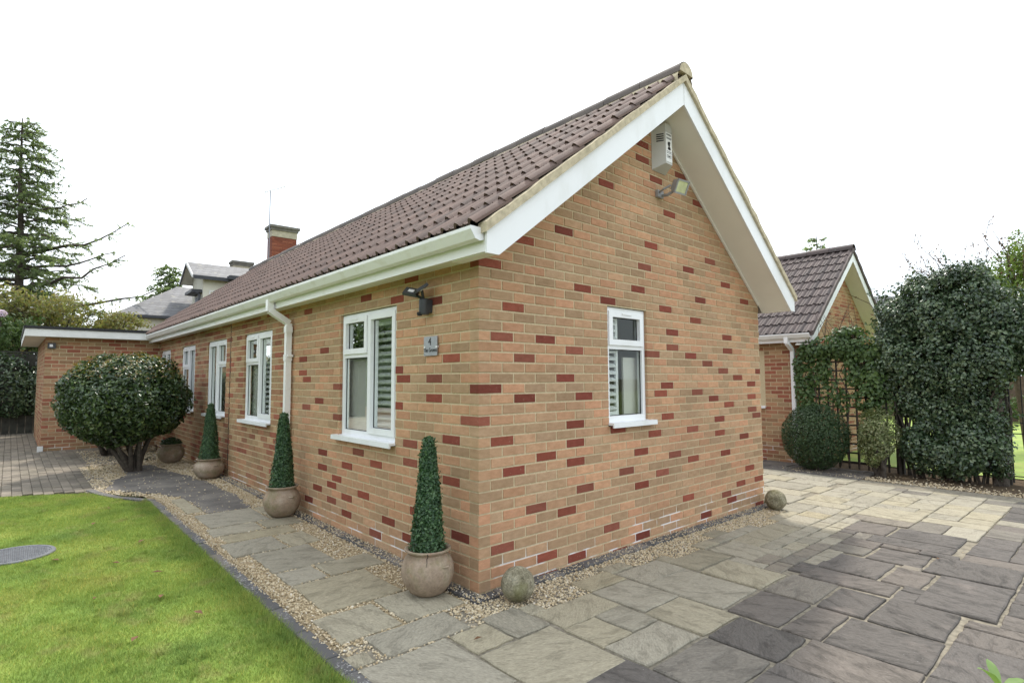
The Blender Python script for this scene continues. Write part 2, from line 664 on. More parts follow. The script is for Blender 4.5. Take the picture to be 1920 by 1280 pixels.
M['leaf_camellia'] = leaf_mat('glossy_dark_leaf', [(0.022, 0.045, 0.018), (0.040, 0.075, 0.026), (0.062, 0.105, 0.034), (0.11, 0.15, 0.045)], 0.30, 0.18, 0.6, 3.5)
M['leaf_young'] = leaf_mat('young_bronze_leaf', [(0.17, 0.15, 0.04), (0.22, 0.13, 0.045), (0.14, 0.17, 0.045)], 0.4, 0.3)
M['leaf_topiary'] = leaf_mat('topiary_leaf', [(0.020, 0.055, 0.024), (0.036, 0.090, 0.036), (0.060, 0.130, 0.052), (0.11, 0.19, 0.085)], 0.42, 0.2, 0.5, 14)
M['leaf_box'] = leaf_mat('box_leaf', [(0.026, 0.055, 0.022), (0.040, 0.078, 0.028), (0.060, 0.100, 0.036)], 0.45, 0.15, 0.4, 4)
M['leaf_ivy'] = leaf_mat('ivy_leaf', [(0.022, 0.046, 0.024), (0.044, 0.082, 0.038), (0.080, 0.125, 0.058), (0.16, 0.21, 0.12)], 0.30, 0.15, 0.6, 2.5)
M['leaf_climber'] = leaf_mat('climber_leaf', [(0.045, 0.085, 0.026), (0.07, 0.125, 0.035), (0.10, 0.16, 0.05)], 0.4, 0.25)
M['leaf_variegated'] = leaf_mat('variegated_leaf', [(0.10, 0.14, 0.05), (0.20, 0.23, 0.10), (0.30, 0.31, 0.18)], 0.5, 0.25)
M['leaf_yellow'] = leaf_mat('fresh_green_leaf', [(0.12, 0.19, 0.035), (0.17, 0.25, 0.05), (0.22, 0.28, 0.07)], 0.5, 0.4)
M['leaf_conifer'] = leaf_mat('conifer_needles', [(0.13, 0.175, 0.12), (0.17, 0.22, 0.145), (0.22, 0.26, 0.16)], 0.6, 0.6, 0.2, 0.5)
M['leaf_brown'] = leaf_mat('olive_brown_leaf', [(0.14, 0.16, 0.07), (0.19, 0.19, 0.085), (0.22, 0.17, 0.085), (0.17, 0.21, 0.085)], 0.55, 0.45, 0.3, 0.5)
M['leaf_bud'] = leaf_mat('reddish_buds', [(0.16, 0.07, 0.05), (0.22, 0.11, 0.08), (0.13, 0.10, 0.05)], 0.6, 0.2, 0.2)
M['leaf_far'] = leaf_mat('mid_green_leaf', [(0.04, 0.075, 0.024), (0.06, 0.10, 0.03), (0.085, 0.13, 0.04)], 0.55, 0.25, 0.3, 0.4)
M['bark'] = plain('bark', (0.085, 0.072, 0.060), 0.95, 0.4, 18, spec=0.1, bump=0.8)
M['twig'] = plain('twig_bark', (0.105, 0.078, 0.062), 0.9, 0.3, 20, spec=0.1)
M['dry_leaf'] = plain('dry_leaf', (0.13, 0.065, 0.03), 0.8, 0.3, 20)
M['lilac'] = leaf_mat('lilac_flower', [(0.55, 0.45, 0.68), (0.66, 0.58, 0.78)], 0.6, 0.3)


def terracotta_mat():
    t = NT('weathered_terracotta')
    f = t.noise(7, 6, 0.62)
    col = t.ramp(f, [(0.28, (0.215, 0.160, 0.110)), (0.5, (0.325, 0.250, 0.185)), (0.75, (0.45, 0.375, 0.30))])
    g = t.ramp(t.noise(6.5, 5, .65), [(0.47, (0, 0, 0)), (0.66, (0.7, 0.7, 0.7))])
    col = t.mix(g, col, (0.19, 0.175, 0.085))
    pk = t.ramp(t.noise(11, 4, .6), [(0.56, (0, 0, 0)), (0.70, (0.5, 0.5, 0.5))])
    col = t.mix(pk, col, (0.36, 0.22, 0.15))
    col = t.mix(1.0, col, t.ramp(t.noise(70, 4), [(0.3, (0.85, 0.85, 0.85)), (0.7, (1.08, 1.08, 1.08))]), 'MULTIPLY')
    t.color(col)
    t.rough(0.9)
    t.spec(0.2)
    t.bump(t.noise(60, 6), 0.45, 0.004)
    return t.m


M['terracotta'] = terracotta_mat()


def ballstone_mat():
    t = NT('lichened_stone')
    f = t.noise(14, 6, 0.68)
    col = t.ramp(f, [(0.30, (0.13, 0.115, 0.075)), (0.5, (0.26, 0.235, 0.165)), (0.70, (0.42, 0.39, 0.30))])
    sp = t.ramp(t.noise(75, 6, .7), [(0.35, (0.55, 0.55, 0.55)), (0.62, (1.25, 1.25, 1.22))])
    col = t.mix(1.0, col, sp, 'MULTIPLY')
    g = t.ramp(t.noise(5, 4), [(0.5, (0, 0, 0)), (0.7, (0.6, 0.6, 0.6))])
    col = t.mix(g, col, (0.17, 0.17, 0.065))
    t.color(col)
    t.rough(0.95)
    t.spec(0.15)
    t.bump(t.noise(55, 8, 0.75), 1.0, 0.010)
    return t.m


M['ballstone'] = ballstone_mat()
M['charcoal'] = plain('charcoal_plastic', (0.045, 0.048, 0.054), 0.45, 0.1, 10)
M['steel'] = plain('brushed_steel', (0.42, 0.43, 0.45), 0.42, 0.10, 30, metal=0.6)
M['ink'] = plain('black_print', (0.015, 0.015, 0.017), 0.6, 0.05)
M['alarm'] = plain('alarm_grey', (0.52, 0.52, 0.50), 0.45, 0.05, 6)
M['alarm_face'] = plain('alarm_white', (0.82, 0.82, 0.82), 0.4, 0.03, 6)
M['lamp_grey'] = plain('lamp_grey_metal', (0.30, 0.30, 0.31), 0.45, 0.1, 12)
M['reflector'] = plain('floodlight_reflector', (0.60, 0.58, 0.46), 0.25, 0.2, 14, metal=0.4)
M['cover'] = plain('grey_access_cover', (0.13, 0.135, 0.145), 0.65, 0.25, 20, bump=0.4)
M['iron'] = plain('black_iron', (0.012, 0.013, 0.013), 0.5, 0.2, 20)
M['trellis'] = plain('dark_trellis_wood', (0.038, 0.032, 0.026), 0.9, 0.3, 14)
M['fence'] = plain('deep_shade_board', (0.040, 0.040, 0.032), 0.9, 0.4, 7, bump=0.4)  # deep shade on the boards is put into this near-black colour
M['brown_fence'] = plain('brown_board', (0.11, 0.075, 0.055), 0.9, 0.3, 7)
M['render'] = plain('cream_render', (0.60, 0.58, 0.50), 0.9, 0.08, 2, spec=0.1)
M['slate_dark'] = plain('dark_paint', (0.035, 0.037, 0.045), 0.5, 0.1, 4)
M['lead'] = plain('lead_cheek', (0.22, 0.23, 0.27), 0.6, 0.1, 4)
M['stone_cap'] = plain('pale_stone', (0.42, 0.38, 0.29), 0.9, 0.2, 6)
M['dark_stone'] = plain('sooty_stone', (0.16, 0.15, 0.13), 0.9, 0.25, 6)
M['white_dull'] = plain('white_painted', (0.70, 0.70, 0.68), 0.6, 0.08, 6)


def slate_mat():
    t = NT('grey_slate')
    bt = t.new('ShaderNodeTexBrick')
    bt.inputs['Scale'].default_value = 1.0
    bt.inputs['Brick Width'].default_value = 0.30
    bt.inputs['Row Height'].default_value = 0.20
    bt.inputs['Mortar Size'].default_value = 0.012
    bt.inputs['Color1'].default_value = (0.085, 0.085, 0.092, 1)
    bt.inputs['Color2'].default_value = (0.15, 0.15, 0.158, 1)
    bt.inputs['Mortar'].default_value = (0.03, 0.03, 0.033, 1)
    uv = t.new('ShaderNodeTexCoord')
    sx = t.new('ShaderNodeSeparateXYZ')
    t.l.new(uv.outputs['Object'], sx.inputs[0])
    cb = t.new('ShaderNodeCombineXYZ')
    t.l.new(t.math('ADD', sx.outputs['X'], sx.outputs['Y']), cb.inputs[0])
    t.l.new(t.math('MULTIPLY', sx.outputs['Z'], 1.5), cb.inputs[1])
    t.l.new(cb.outputs[0], bt.inputs['Vector'])
    li = t.ramp(t.noise(4, 5), [(0.58, (0, 0, 0)), (0.7, (0.6, 0.6, 0.6))])
    t.color(t.mix(li, bt.outputs['Color'], (0.28, 0.26, 0.20)))
    t.rough(0.6)
    t.bump(bt.outputs['Fac'], -0.4, 0.01)
    return t.m


M['slate'] = slate_mat()


# ------------------------------------------------------------------ vegetation helpers
def unit(a):
    return a / np.maximum(np.linalg.norm(a, axis=-1, keepdims=True), 1e-9)


def leaf_quads(P, N, size, aspect=0.5, fold=0.25, rs=None):
    """one folded diamond leaf (2 triangles as a bent quad) at each point, roughly facing N"""
    n = len(P)
    rs = rs if rs is not None else rng
    if np.isscalar(size):
        size = np.full(n, size) * rs.uniform(0.7, 1.3, n)
    N = unit(N)
    a = unit(np.cross(N, rs.normal(size=(n, 3))))
    b = np.cross(N, a)
    L = size[:, None]
    tip = P + a * L * 0.5 - N * L * 0.10
    bas = P - a * L * 0.5
    s1 = P + b * L * aspect * 0.5 + N * L * fold * 0.4
    s2 = P - b * L * aspect * 0.5 + N * L * fold * 0.4
    V = np.stack([bas, s1, tip, s2], 1).reshape(-1, 3)
    idx = np.arange(n)[:, None] * 4
    F = np.concatenate([idx + np.array([0, 1, 2]), idx + np.array([0, 2, 3])], 1).reshape(-1, 3)
    return V, F


def merge(parts):
    Vs, Fs, o = [], [], 0
    for V, F in parts:
        Vs.append(V)
        Fs.append(F + o)
        o += len(V)
    return np.concatenate(Vs), np.concatenate(Fs)


def ellipsoid_cloud(c, r, n, shell=0.35, lump=0.12, lscale=2.5, gap=-9, zmin=None, seed=0, up=0.0):
    """points near the surface of a lumpy ellipsoid, with outward normals"""
    rs = np.random.default_rng(seed)
    d = unit(rs.normal(size=(n, 3)))
    k = 1.0 - np.abs(rs.normal(size=n)) * shell * 0.5
    k = np.clip(k, 0.15, 1.05)
    c, r = np.array(c, float), np.array(r, float)
    P0 = c + d * r
    ln = np.array([mnoise.noise(Vector(p * lscale)) for p in P0])
    k = k * (1 + lump * ln)
    P = c + d * r * k[:, None]
    keep = np.ones(n, bool)
    if gap > -9:
        g = np.array([mnoise.noise(Vector(p * lscale * 1.7 + 31.0)) for p in P])
        keep &= g > gap
    if zmin is not None:
        keep &= P[:, 2] > zmin
    N = unit(d / r) + rs.normal(size=(n, 3)) * 0.55 + np.array([0, 0, up])
    return P[keep], N[keep]


def leaf_obj(name, parts, mat, parent, off=None):
    V, F = merge(parts)
    off = root_loc(parent)
    me = np_mesh(name, V - np.array(off), F, mat)
    return link(name, me, parent)


# ================================================================== THE SETTING
def sheet(name, x0, x1, y0, y1, off, mat, nx=1, ny=1, label=None):
    xs = sorted(set(list(np.linspace(x0, x1, nx + 1)) + ([0.0] if x0 < 0 < x1 else [])))
    ys = sorted(set(list(np.linspace(y0, y1, ny + 1)) + ([0.0] if y0 < 0 < y1 else [])))
    mb = MB()
    V = [(x, y, gz(x, y) + off) for y in ys for x in xs]
    w = len(xs)
    F = [(j * w + i, j * w + i + 1, (j + 1) * w + i + 1, (j + 1) * w + i) for j in range(len(ys) - 1) for i in range(w - 1)]
    mb.add(V, F)
    return tag(mb.build(name, mat), label, kind='structure')


g = MB()
g.add([(-1500, -1500, -0.30), (1500, -1500, -0.30), (1500, 1500, -0.30), (-1500, 1500, -0.30)], [(0, 1, 2, 3)])
M['rough_ground'] = plain('rough_ground', (0.16, 0.165, 0.09), 0.95, 0.35, .4, spec=0.1)
tag(g.build('ground', M['rough_ground']), kind='structure')
sheet('garden_lawn', -30, 40, 9.2, 60, 0.004, M['far_lawn'], 6, 6)
sheet('side_ground', -40, -11.0, -14, 9.0, -0.03, M['soil'], 4, 4)
sheet('flower_bed', -1.3, 9, 7.36, 9.3, -0.012, M['soil'], 6, 2)
sheet('gravel_bed', -8.6, 0.42, -1.12, 0.05, -0.016, M['gravel_bed'], 10, 2)
sheet('gravel_strip', -0.05, 0.50, 0.05, 4.62, -0.016, M['gravel_bed'], 1, 4)

# ---- paving slabs --------------------------------------------------------------
patio = sheet('patio', 0.06, 4.9, -3.4, 7.36, -0.010, M['joint'], 6, 8)
patio2 = sheet('side_patio', -4.2, 0.055, 4.64, 8.34, -0.010, M['joint'], 3, 3)
path = sheet('stone_path', -4.9, 0.056, -1.02, -0.13, -0.010, M['gravel_bed'], 4, 1)


def slab_mesh(x0, x1, y0, y1, th, mat, rs):
    j = 0.005
    x0, x1, y0, y1 = x0 + j, x1 - j, y0 + j, y1 - j
    cx, cy = (x0 + x1) / 2, (y0 + y1) / 2
    ring = []
    for ax, ay, bx, by in ((x0, y0, x1, y0), (x1, y0, x1, y1), (x1, y1, x0, y1), (x0, y1, x0, y0)):
        for k in range(4):
            t = k / 4
            ring.append((ax + (bx - ax) * t + rs.uniform(-0.006, 0.006), ay + (by - ay) * t + rs.uniform(-0.006, 0.006)))
    n = len(ring)
    V = []
    tilt = (rs.uniform(-0.006, 0.006), rs.uniform(-0.006, 0.006))
    def hz(x, y): return gz(x, y) + (x - cx) * tilt[0] + (y - cy) * tilt[1]
    for x, y in ring: V.append((x, y, hz(x, y) - 0.02))
    for x, y in ring: V.append((x, y, hz(x, y) + th - 0.006 + rs.uniform(-0.002, 0.001)))
    for x, y in ring:
        d = Vector((cx - x, cy - y)).normalized() * rs.uniform(0.005, 0.010)
        V.append((x + d.x, y + d.y, hz(x, y) + th))
    F = []
    for k in range(n):
        k2 = (k + 1) % n
        F.append((k, k2, n + k2, n + k))
        F.append((n + k, n + k2, 2 * n + k2, 2 * n + k))
    F.append(tuple(range(2 * n, 3 * n)))
    mb = MB()
    mb.add(V, F)
    return mb.mesh('paving_slab', mat, (cx, cy, gz(cx, cy)))


def put_slab(x0, x1, y0, y1, mat, parent, rs):
    cx, cy = (x0 + x1) / 2, (y0 + y1) / 2
    me = slab_mesh(x0, x1, y0, y1, 0.002 + rs.uniform(0, 0.005), mat, rs)
    o = link('paving_slab', me, parent)
    o.location = (cx, cy, gz(cx, cy))
    return o


NEAR = [(.26, .47, .62, 1.03), (.35, .63, 1.05, 1.57), (.44, .72, 1.59, 2.13), (.47, .91, .61, 1.02), (.46, .74, .06, .60), (.74, 1.03, .32, .58),
        (.74, 1.04, .04, .31), (.91, 1.33, .59, 1.01), (.63, 1.21, 1.03, 1.55), (1.04, 1.32, .04, .57), (.65, 1.22, -.52, .02), (.36, .63, -.51, -.24),
        (.30, .64, -.23, .04), (.36, .96, -1.08, -.53), (1.34, 1.72, .04, .57), (1.34, 1.74, .59, .99), (1.23, 1.56, 1.03, 1.54), (1.58, 1.86, 1.54, 2.02),
        (1.58, 1.79, 1.01, 1.52), (1.87, 2.26, 1.53, 2.05), (1.75, 2.28, .59, 1.01), (1.80, 2.28, 1.02, 1.51), (.74, 1.22, 1.57, 2.0), (1.23, 1.56, 1.56, 2.07), (.5, .9, 2.15, 2.6),
        (1.27, 1.86, 2.08, 2.38), (1.27, 1.70, 2.4, 2.92), (1.72, 1.97, 2.4, 2.86), (1.99, 2.42, 2.07, 2.88), (1.47, 1.85, 2.95, 3.38), (1.87, 2.42, 2.9, 3.45),
        (1.02, 1.38, 3.84, 4.32), (1.30, 1.94, 3.54, 3.82), (1.40, 1.94, 3.84, 4.30)]


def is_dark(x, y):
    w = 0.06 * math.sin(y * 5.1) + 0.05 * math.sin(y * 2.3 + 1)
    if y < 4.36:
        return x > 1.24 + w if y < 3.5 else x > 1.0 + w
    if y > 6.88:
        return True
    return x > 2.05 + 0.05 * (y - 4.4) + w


rs = random.Random(11)
CELL = 0.14
X0, Y0 = 0.19, -3.32
NX, NY = 33, 73
used = [[False] * NY for _ in range(NX)]


def cell_c(i, j): return X0 + (i + .5) * CELL, Y0 + (j + .5) * CELL


slab_list = list(NEAR)
for (a, b, c, d) in NEAR:
    for i in range(NX):
        for j in range(NY):
            x, y = cell_c(i, j)
            if a - .01 < x < b + .01 and c - .01 < y < d + .01:
                used[i][j] = True
# gravel strip and house keep their own cells
for i in range(NX):
    for j in range(NY):
        x, y = cell_c(i, j)
        edge = 0.34 + 0.09 * math.sin(y * 4.0)
        if (0 < y < 4.45 and x < edge) or (y <= 0 and x < 0.33 and y > -0.9) or (y < -1.04 and x < 1.62):
            used[i][j] = True
sizes = [(4, 4), (4, 3), (3, 4), (3, 3), (4, 2), (2, 4), (3, 2), (2, 3), (2, 2)]
for j in range(NY):
    for i in range(NX):
        if used[i][j]:
            continue
        cand = sizes[:]
        rs.shuffle(cand)
        done = False
        for w, h in cand + [(2, 1), (1, 2), (1, 1)]:
            if i + w > NX or j + h > NY or any(used[i + a][j + b] for a in range(w) for b in range(h)):
                continue
            # keep the dark and pale fields from sharing a slab
            for a in range(w):
                for b in range(h):
                    used[i + a][j + b] = True
            if True:
                slab_list.append((X0 + i * CELL, X0 + (i + w) * CELL, Y0 + j * CELL, Y0 + (j + h) * CELL))
            done = True
            break
for k, (a, b, c, d) in enumerate(slab_list):
    cx, cy = (a + b) / 2, (c + d) / 2
    dk = is_dark(cx, cy)
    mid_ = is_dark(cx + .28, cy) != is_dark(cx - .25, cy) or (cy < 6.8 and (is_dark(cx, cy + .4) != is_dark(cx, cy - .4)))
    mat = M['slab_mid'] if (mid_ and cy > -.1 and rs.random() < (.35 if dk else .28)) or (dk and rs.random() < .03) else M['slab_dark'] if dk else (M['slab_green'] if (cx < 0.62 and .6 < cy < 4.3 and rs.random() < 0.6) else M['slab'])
    put_slab(a, b, c, d, mat, patio, rs)

# round the far corner of the house
x = -4.2
for row, (ya, yb) in enumerate([(4.66, 5.2), (5.22, 5.62), (5.64, 6.2), (6.22, 6.64), (6.66, 7.2), (7.22, 7.7), (7.72, 8.3)]):
    x = -4.2 - 0.13 * (row % 3)
    while x < 0.05:
        w = rs.choice([.42, .56, .56, .7])
        x1 = min(x + w, 0.18)
        if x1 - x > .1:
            put_slab(x, x1, ya, yb, M['slab_dark'] if (row >= 5) else M['slab'], patio2, rs)
        x = x1 + .01

# path beside the long wall
PATH = [(.05, .34, -.88, -.32), (-.37, .03, -1.0, -.60), (-.40, .03, -.58, -.14), (-1.0, -.42, -.89, -.33), (-1.33, -1.02, -.89, -.61), (-1.33, -1.02, -.59, -.14),
        (-1.92, -1.35, -.89, -.40), (-2.38, -1.94, -1.0, -.56), (-2.36, -1.94, -.54, -.27), (-2.66, -2.40, -.93, -.30), (-3.0, -2.68, -.97, -.52), (-3.0, -2.68, -.50, -.14),
        (-3.66, -3.02, -.92, -.35), (-3.66, -3.02, -.33, -.14), (-4.72, -3.82, -.95, -.80)]
for k, (a, b, c, d) in enumerate(PATH):
    put_slab(a, b, c, d, M['slab_green'] if d > -.35 and k % 2 else M['slab'], path, rs)

# dark worn surface at the shrub end of the path
dp = MB()
pts0 = [(-3.70, -.34), (-3.70, -.79), (-4.76, -.80), (-4.95, -.86), (-5.5, -1.15), (-5.95, -1.45), (-6.75, -1.28), (-7.1, -1.05), (-8.0, -1.02), (-8.0, -.62), (-6.6, -.42), (-5.6, -.30), (-4.6, -.27)]
pts = []
for (ax, ay), (bx_, by_) in zip(pts0, pts0[1:] + pts0[:1]):
    for k in range(6):
        t_ = k / 6
        j_ = 0.0 if ax == bx_ else .035
        pts.append((ax + (bx_ - ax) * t_ + rs.uniform(-j_, j_), ay + (by_ - ay) * t_ + rs.uniform(-j_, j_)))
dp.add([(px, py, gz(px, py) - 0.002) for px, py in pts], [tuple(range(len(pts)))])
dp.f = [tuple(reversed(dp.f[0]))]
tag(dp.build('worn_path', M['tarmac']), kind='structure')

lawn_poly = [(1.6, -1.17), (0.0, -1.17), (-4.70, -1.17), (-5.2, -1.42), (-5.75, -1.58), (-6.02, -1.95), (-6.25, -2.45), (-6.5, -3.6), (-6.6, -9.0), (1.6, -9.0)]


def in_poly(X, Y, poly):
    ins = np.zeros(len(X), bool)
    n = len(poly)
    for i in range(n):
        x1, y1 = poly[i]
        x2, y2 = poly[(i + 1) % n]
        c = ((y1 > Y) != (y2 > Y)) & (X < (x2 - x1) * (Y - y1) / (y2 - y1 + 1e-12) + x1)
        ins ^= c
    return ins

# ---- block-paved drive ----------------------------------------------------------
drive = sheet('driveway', -17.5, -5.3, -7.5, -0.75, -0.026, M['paver_joint'], 6, 4)
pm = MB()
pm.add([(-.098, -.048, -.03), (.098, -.048, -.03), (.098, .048, -.03), (-.098, .048, -.03), (-.098, -.048, .006), (.098, -.048, .006), (.098, .048, .006), (-.098, .048, .006),
        (-.092, -.042, .010), (.092, -.042, .010), (.092, .042, .010), (-.092, .042, .010)],
       [(0, 1, 5, 4), (1, 2, 6, 5), (2, 3, 7, 6), (3, 0, 4, 7), (4, 5, 9, 8), (5, 6, 10, 9), (6, 7, 11, 10), (7, 4, 8, 11), (8, 9, 10, 11)])
paver_me = pm.mesh('block_paver', M['paver'])


def lawn_edge_y(x):
    """the drive stops at the lawn's far edge"""
    return None


cands = []
for j in range(-40, 68):
    for i in range(0, 60):
        py = -0.80 - j * 0.1
        px = -5.4 - i * 0.2 - (0.1 if j % 2 else 0)
        if py < -7.4 or py > -0.8 or px < -17.3:
            continue
        # outside the lawn and the gravel round the shrubs
        if py > -1.42 + .35 * max(0, min(1, px + 7.2)) and px > -8.45:
            continue
        if px > -7 and any(in_poly(np.array([px + ox]), np.array([py + oy]), pg)[0] for pg in (lawn_poly, pts) for ox in (-.09, .09) for oy in (-.04, .04)):
            continue
        if px > -5.9 and py > -1.5:
            continue
        d = (px - CAM.x) ** 2 + (py - CAM.y) ** 2
        vis = py > -2.62
        cands.append((0 if vis else 1, d, px, py))
cands.sort()
rest = MB()
for k, (_, d, px, py) in enumerate(cands):
    z = gz(px, py) - 0.012 + rs.uniform(-.003, .003)
    if k < 290:
        o = link('block_paver', paver_me, drive)
        o.location = (px, py, z)
        o.rotation_euler = (0, 0, rs.uniform(-.015, .015))
    else:
        rest.add([(v[0] + px, v[1] + py, v[2] + z) for v in pm.v], pm.f)
if rest.v:
    tag(rest.build('block_pavers_beyond', M['paver'], drive), kind='stuff')

# ---- lawn -------------------------------------------------------------------------
lm = MB()
lm.add([(px, py, gz(px, py) - 0.004) for px, py in lawn_poly], [tuple(range(len(lawn_poly)))])
tag(lm.build('lawn', M['lawn']), kind='structure')


MH = (-3.21, -2.345, 0.275)


def grass_blades(n, x0, x1, y0, y1, hmul=1.0):
    X = rng.uniform(x0, x1, n)
    Y = rng.uniform(y0, y1, n)
    # a ragged edge: blades flop a little over the edging
    k = in_poly(X, Y + rng.normal(0, .022, n) - .012 + .02 * np.sin(X * 9) * np.sin(X * 4.3), lawn_poly) & (((X - MH[0]) ** 2 + (Y - MH[1]) ** 2) > (MH[2] * .97) ** 2)
    X, Y = X[k], Y[k]
    n = len(X)
    Z = -0.009 * np.maximum(np.minimum(X, 0), -14) - 0.006
    ln = np.array([mnoise.noise(Vector((a * 2.2, b * 2.2, 0))) for a, b in zip(X, Y)])
    edge = np.exp(-np.maximum(0, -1.17 - Y) / 0.05)
    H = rng.uniform(0.010, 0.026, n) * (1 + .35 * ln + .5 * edge) * hmul
    az = rng.uniform(0, 2 * np.pi, n)
    lean = rng.uniform(0.2, 1.1, n)
    W = rng.uniform(0.0011, 0.0022, n)
    dx, dy = np.cos(az), np.sin(az)
    B = np.stack([X, Y, Z], 1)
    side = np.stack([-dy, dx, np.zeros(n)], 1) * W[:, None]
    tip = B + np.stack([dx * lean * H, dy * lean * H, H], 1)
    V = np.stack([B - side, B + side, tip], 1).reshape(-1, 3)
    F = np.arange(3 * n).reshape(-1, 3)
    return V, F


def tufts(n, edge):
    if edge:
        X = rng.uniform(-4.9, 1.2, n)
        Y = -1.175 - np.abs(rng.normal(0, .02, n))
    else:
        cx_ = rng.uniform(-6.2, .6, 260)
        cy_ = rng.uniform(-2.7, -1.2, 260)
        k = rng.integers(0, 260, n)
        X, Y = cx_[k] + rng.normal(0, .02, n), cy_[k] + rng.normal(0, .02, n)
        ok = in_poly(X, Y, lawn_poly) & (((X - MH[0]) ** 2 + (Y - MH[1]) ** 2) > MH[2] ** 2)
        X, Y = X[ok], Y[ok]
        n = len(X)
    Z = -0.009 * np.maximum(np.minimum(X, 0), -14) - .004
    H = rng.uniform(.018, .042, n)
    az = rng.normal(np.pi / 2, .7, n) if edge else rng.uniform(0, 6.28, n)
    lean = rng.uniform(.3, 1.4, n)
    W = rng.uniform(.0013, .0026, n)
    B = np.stack([X, Y, Z], 1)
    side = np.stack([-np.sin(az), np.cos(az), np.zeros(n)], 1) * W[:, None]
    tip = B + np.stack([np.cos(az) * lean * H, np.sin(az) * lean * H, H], 1)
    return np.stack([B - side, B + side, tip], 1).reshape(-1, 3), np.arange(3 * n).reshape(-1, 3)


Vg, Fg = merge([tufts(9000, True), tufts(14000, False), grass_blades(330000, -6.6, 0.75, -2.75, -1.13), grass_blades(60000, -3.0, 1.6, -4.2, -1.13, 1.2), grass_blades(150000, -6.6, 1.6, -6.2, -2.7, 1.4)])
tag(link('grass', np_mesh('grass', Vg, Fg, M['grass'])), 'short green lawn grass growing beside the stone path', 'grass', kind='stuff')

# ---- gravel stones -----------------------------------------------------------------
phi = (1 + 5 ** .5) / 2
ICO = unit(np.array([(-1, phi, 0), (1, phi, 0), (-1, -phi, 0), (1, -phi, 0), (0, -1, phi), (0, 1, phi), (0, -1, -phi), (0, 1, -phi), (phi, 0, -1), (phi, 0, 1), (-phi, 0, -1), (-phi, 0, 1)], float))
ICF = np.array([(0, 11, 5), (0, 5, 1), (0, 1, 7), (0, 7, 10), (0, 10, 11), (1, 5, 9), (5, 11, 4), (11, 10, 2), (10, 7, 6), (7, 1, 8), (3, 9, 4), (3, 4, 2), (3, 2, 6), (3, 6, 8), (3, 8, 9), (4, 9, 5), (2, 4, 11), (6, 2, 10), (8, 6, 7), (9, 8, 1)])


def stones(X, Y, Z, s):
    n = len(X)
    S = s[:, None] * rng.uniform(0.55, 1.15, (n, 3)) * np.array([1.1, 1.0, 0.72])
    A = rng.uniform(0, 2 * np.pi, n)
    v = ICO[None] * (1 + rng.normal(0, .16, (n, 12, 1))) * S[:, None, :]
    c, sn = np.cos(A)[:, None], np.sin(A)[:, None]
    vx = v[:, :, 0] * c - v[:, :, 1] * sn
    vy = v[:, :, 0] * sn + v[:, :, 1] * c
    t = rng.normal(0, .35, n)[:, None]
    vz = v[:, :, 2] + vx * t
    V = np.stack([vx + X[:, None], vy + Y[:, None], vz + Z[:, None]], 2).reshape(-1, 3)
    F = (ICF[None] + (np.arange(n) * 12)[:, None, None]).reshape(-1, 3)
    return V, F


allslab = np.array(slab_list + PATH)


def scatter_gravel(n, x0, x1, y0, y1, cond=None, lift=0.0, smin=.005, smax=.0105):
    X = rng.uniform(x0, x1, n)
    Y = rng.uniform(y0, y1, n)
    k = np.ones(n, bool)
    for a, b, c, d in allslab:
        ins = (X > a + .003) & (X < b - .003) & (Y > c + .003) & (Y < d - .003)
        k &= ~ins | (rng.random(n) < 0.006)
    if cond is not None:
        k &= cond(X, Y)
    X, Y = X[k], Y[k]
    Z = -0.009 * np.maximum(np.minimum(X, 0), -14) - 0.012 * np.clip(Y, 0, 10) - 0.010 + rng.uniform(0, .010, len(X)) + lift
    s = rng.uniform(smin, smax, len(X))
    return stones(X, Y, Z, s)


def worn(X, Y):
    return ~in_poly(X + rng.normal(0, .03, len(X)), Y + rng.normal(0, .03, len(X)), pts) | (rng.random(len(X)) < 0.03)


gp = [scatter_gravel(17000, -4.9, 0.36, -1.035, -0.10, worn),
      scatter_gravel(9000, 0.10, 0.50, -0.22, 4.56, lambda X, Y: X < 0.40 + 0.09 * np.sin(Y * 4.0)),
      scatter_gravel(12000, -8.4, -4.8, -1.58, -0.10, lambda X, Y: worn(X, Y) & (Y > -1.05 - 0.62 * np.clip((-5.0 - X), 0, .8)), smin=.007, smax=.013),
      scatter_gravel(2500, -10.8, -8.4, -1.4, -0.10, None, smin=.009, smax=.016),
      scatter_gravel(4500, -1.2, 3.6, 7.34, 8.2, lambda X, Y: rng.random(len(X)) < np.clip(1.25 - (Y - 7.34) * 2.6, 0.06, 1), smin=.008, smax=.016),
      scatter_gravel(700, 0.3, 2.6, 0.1, 6.0, lambda X, Y: rng.random(len(X)) < .10, lift=.016, smin=.003, smax=.006)]
gp += [scatter_gravel(1500, -6.0, 0.1, -0.10, -0.005, None, lift=.018, smin=.004, smax=.008), scatter_gravel(1300, 0.0, .11, -0.1, 4.4, lambda X, Y: rng.random(len(X)) < .6, lift=.018, smin=.004, smax=.008),
       scatter_gravel(1600, -5.0, 0.9, -1.09, -1.02, lambda X, Y: rng.random(len(X)) < .7, lift=.017, smin=.004, smax=.008)]
Vg, Fg = merge(gp)
tag(link('gravel', np_mesh('gravel', Vg, Fg, M['gravel'])), 'loose honey coloured gravel in strips along the house walls and path', 'gravel', kind='stuff')

# ---- edging blocks -------------------------------------------------------------------
tag(edging_fill := sheet('lawn_corner', .06, 1.62, -3.4, -1.15, -0.006, M['lawn'], 2, 2), kind='structure')
edging = empty('lawn_edging', (-2, -1.11, 0), 'row of dark blue black edging blocks between lawn and gravel', 'edging')
wall_strip = empty('wall_edging', (0.05, 0.05, 0), 'flat dark grey block strip laid along the foot of the bungalow walls', 'edging')


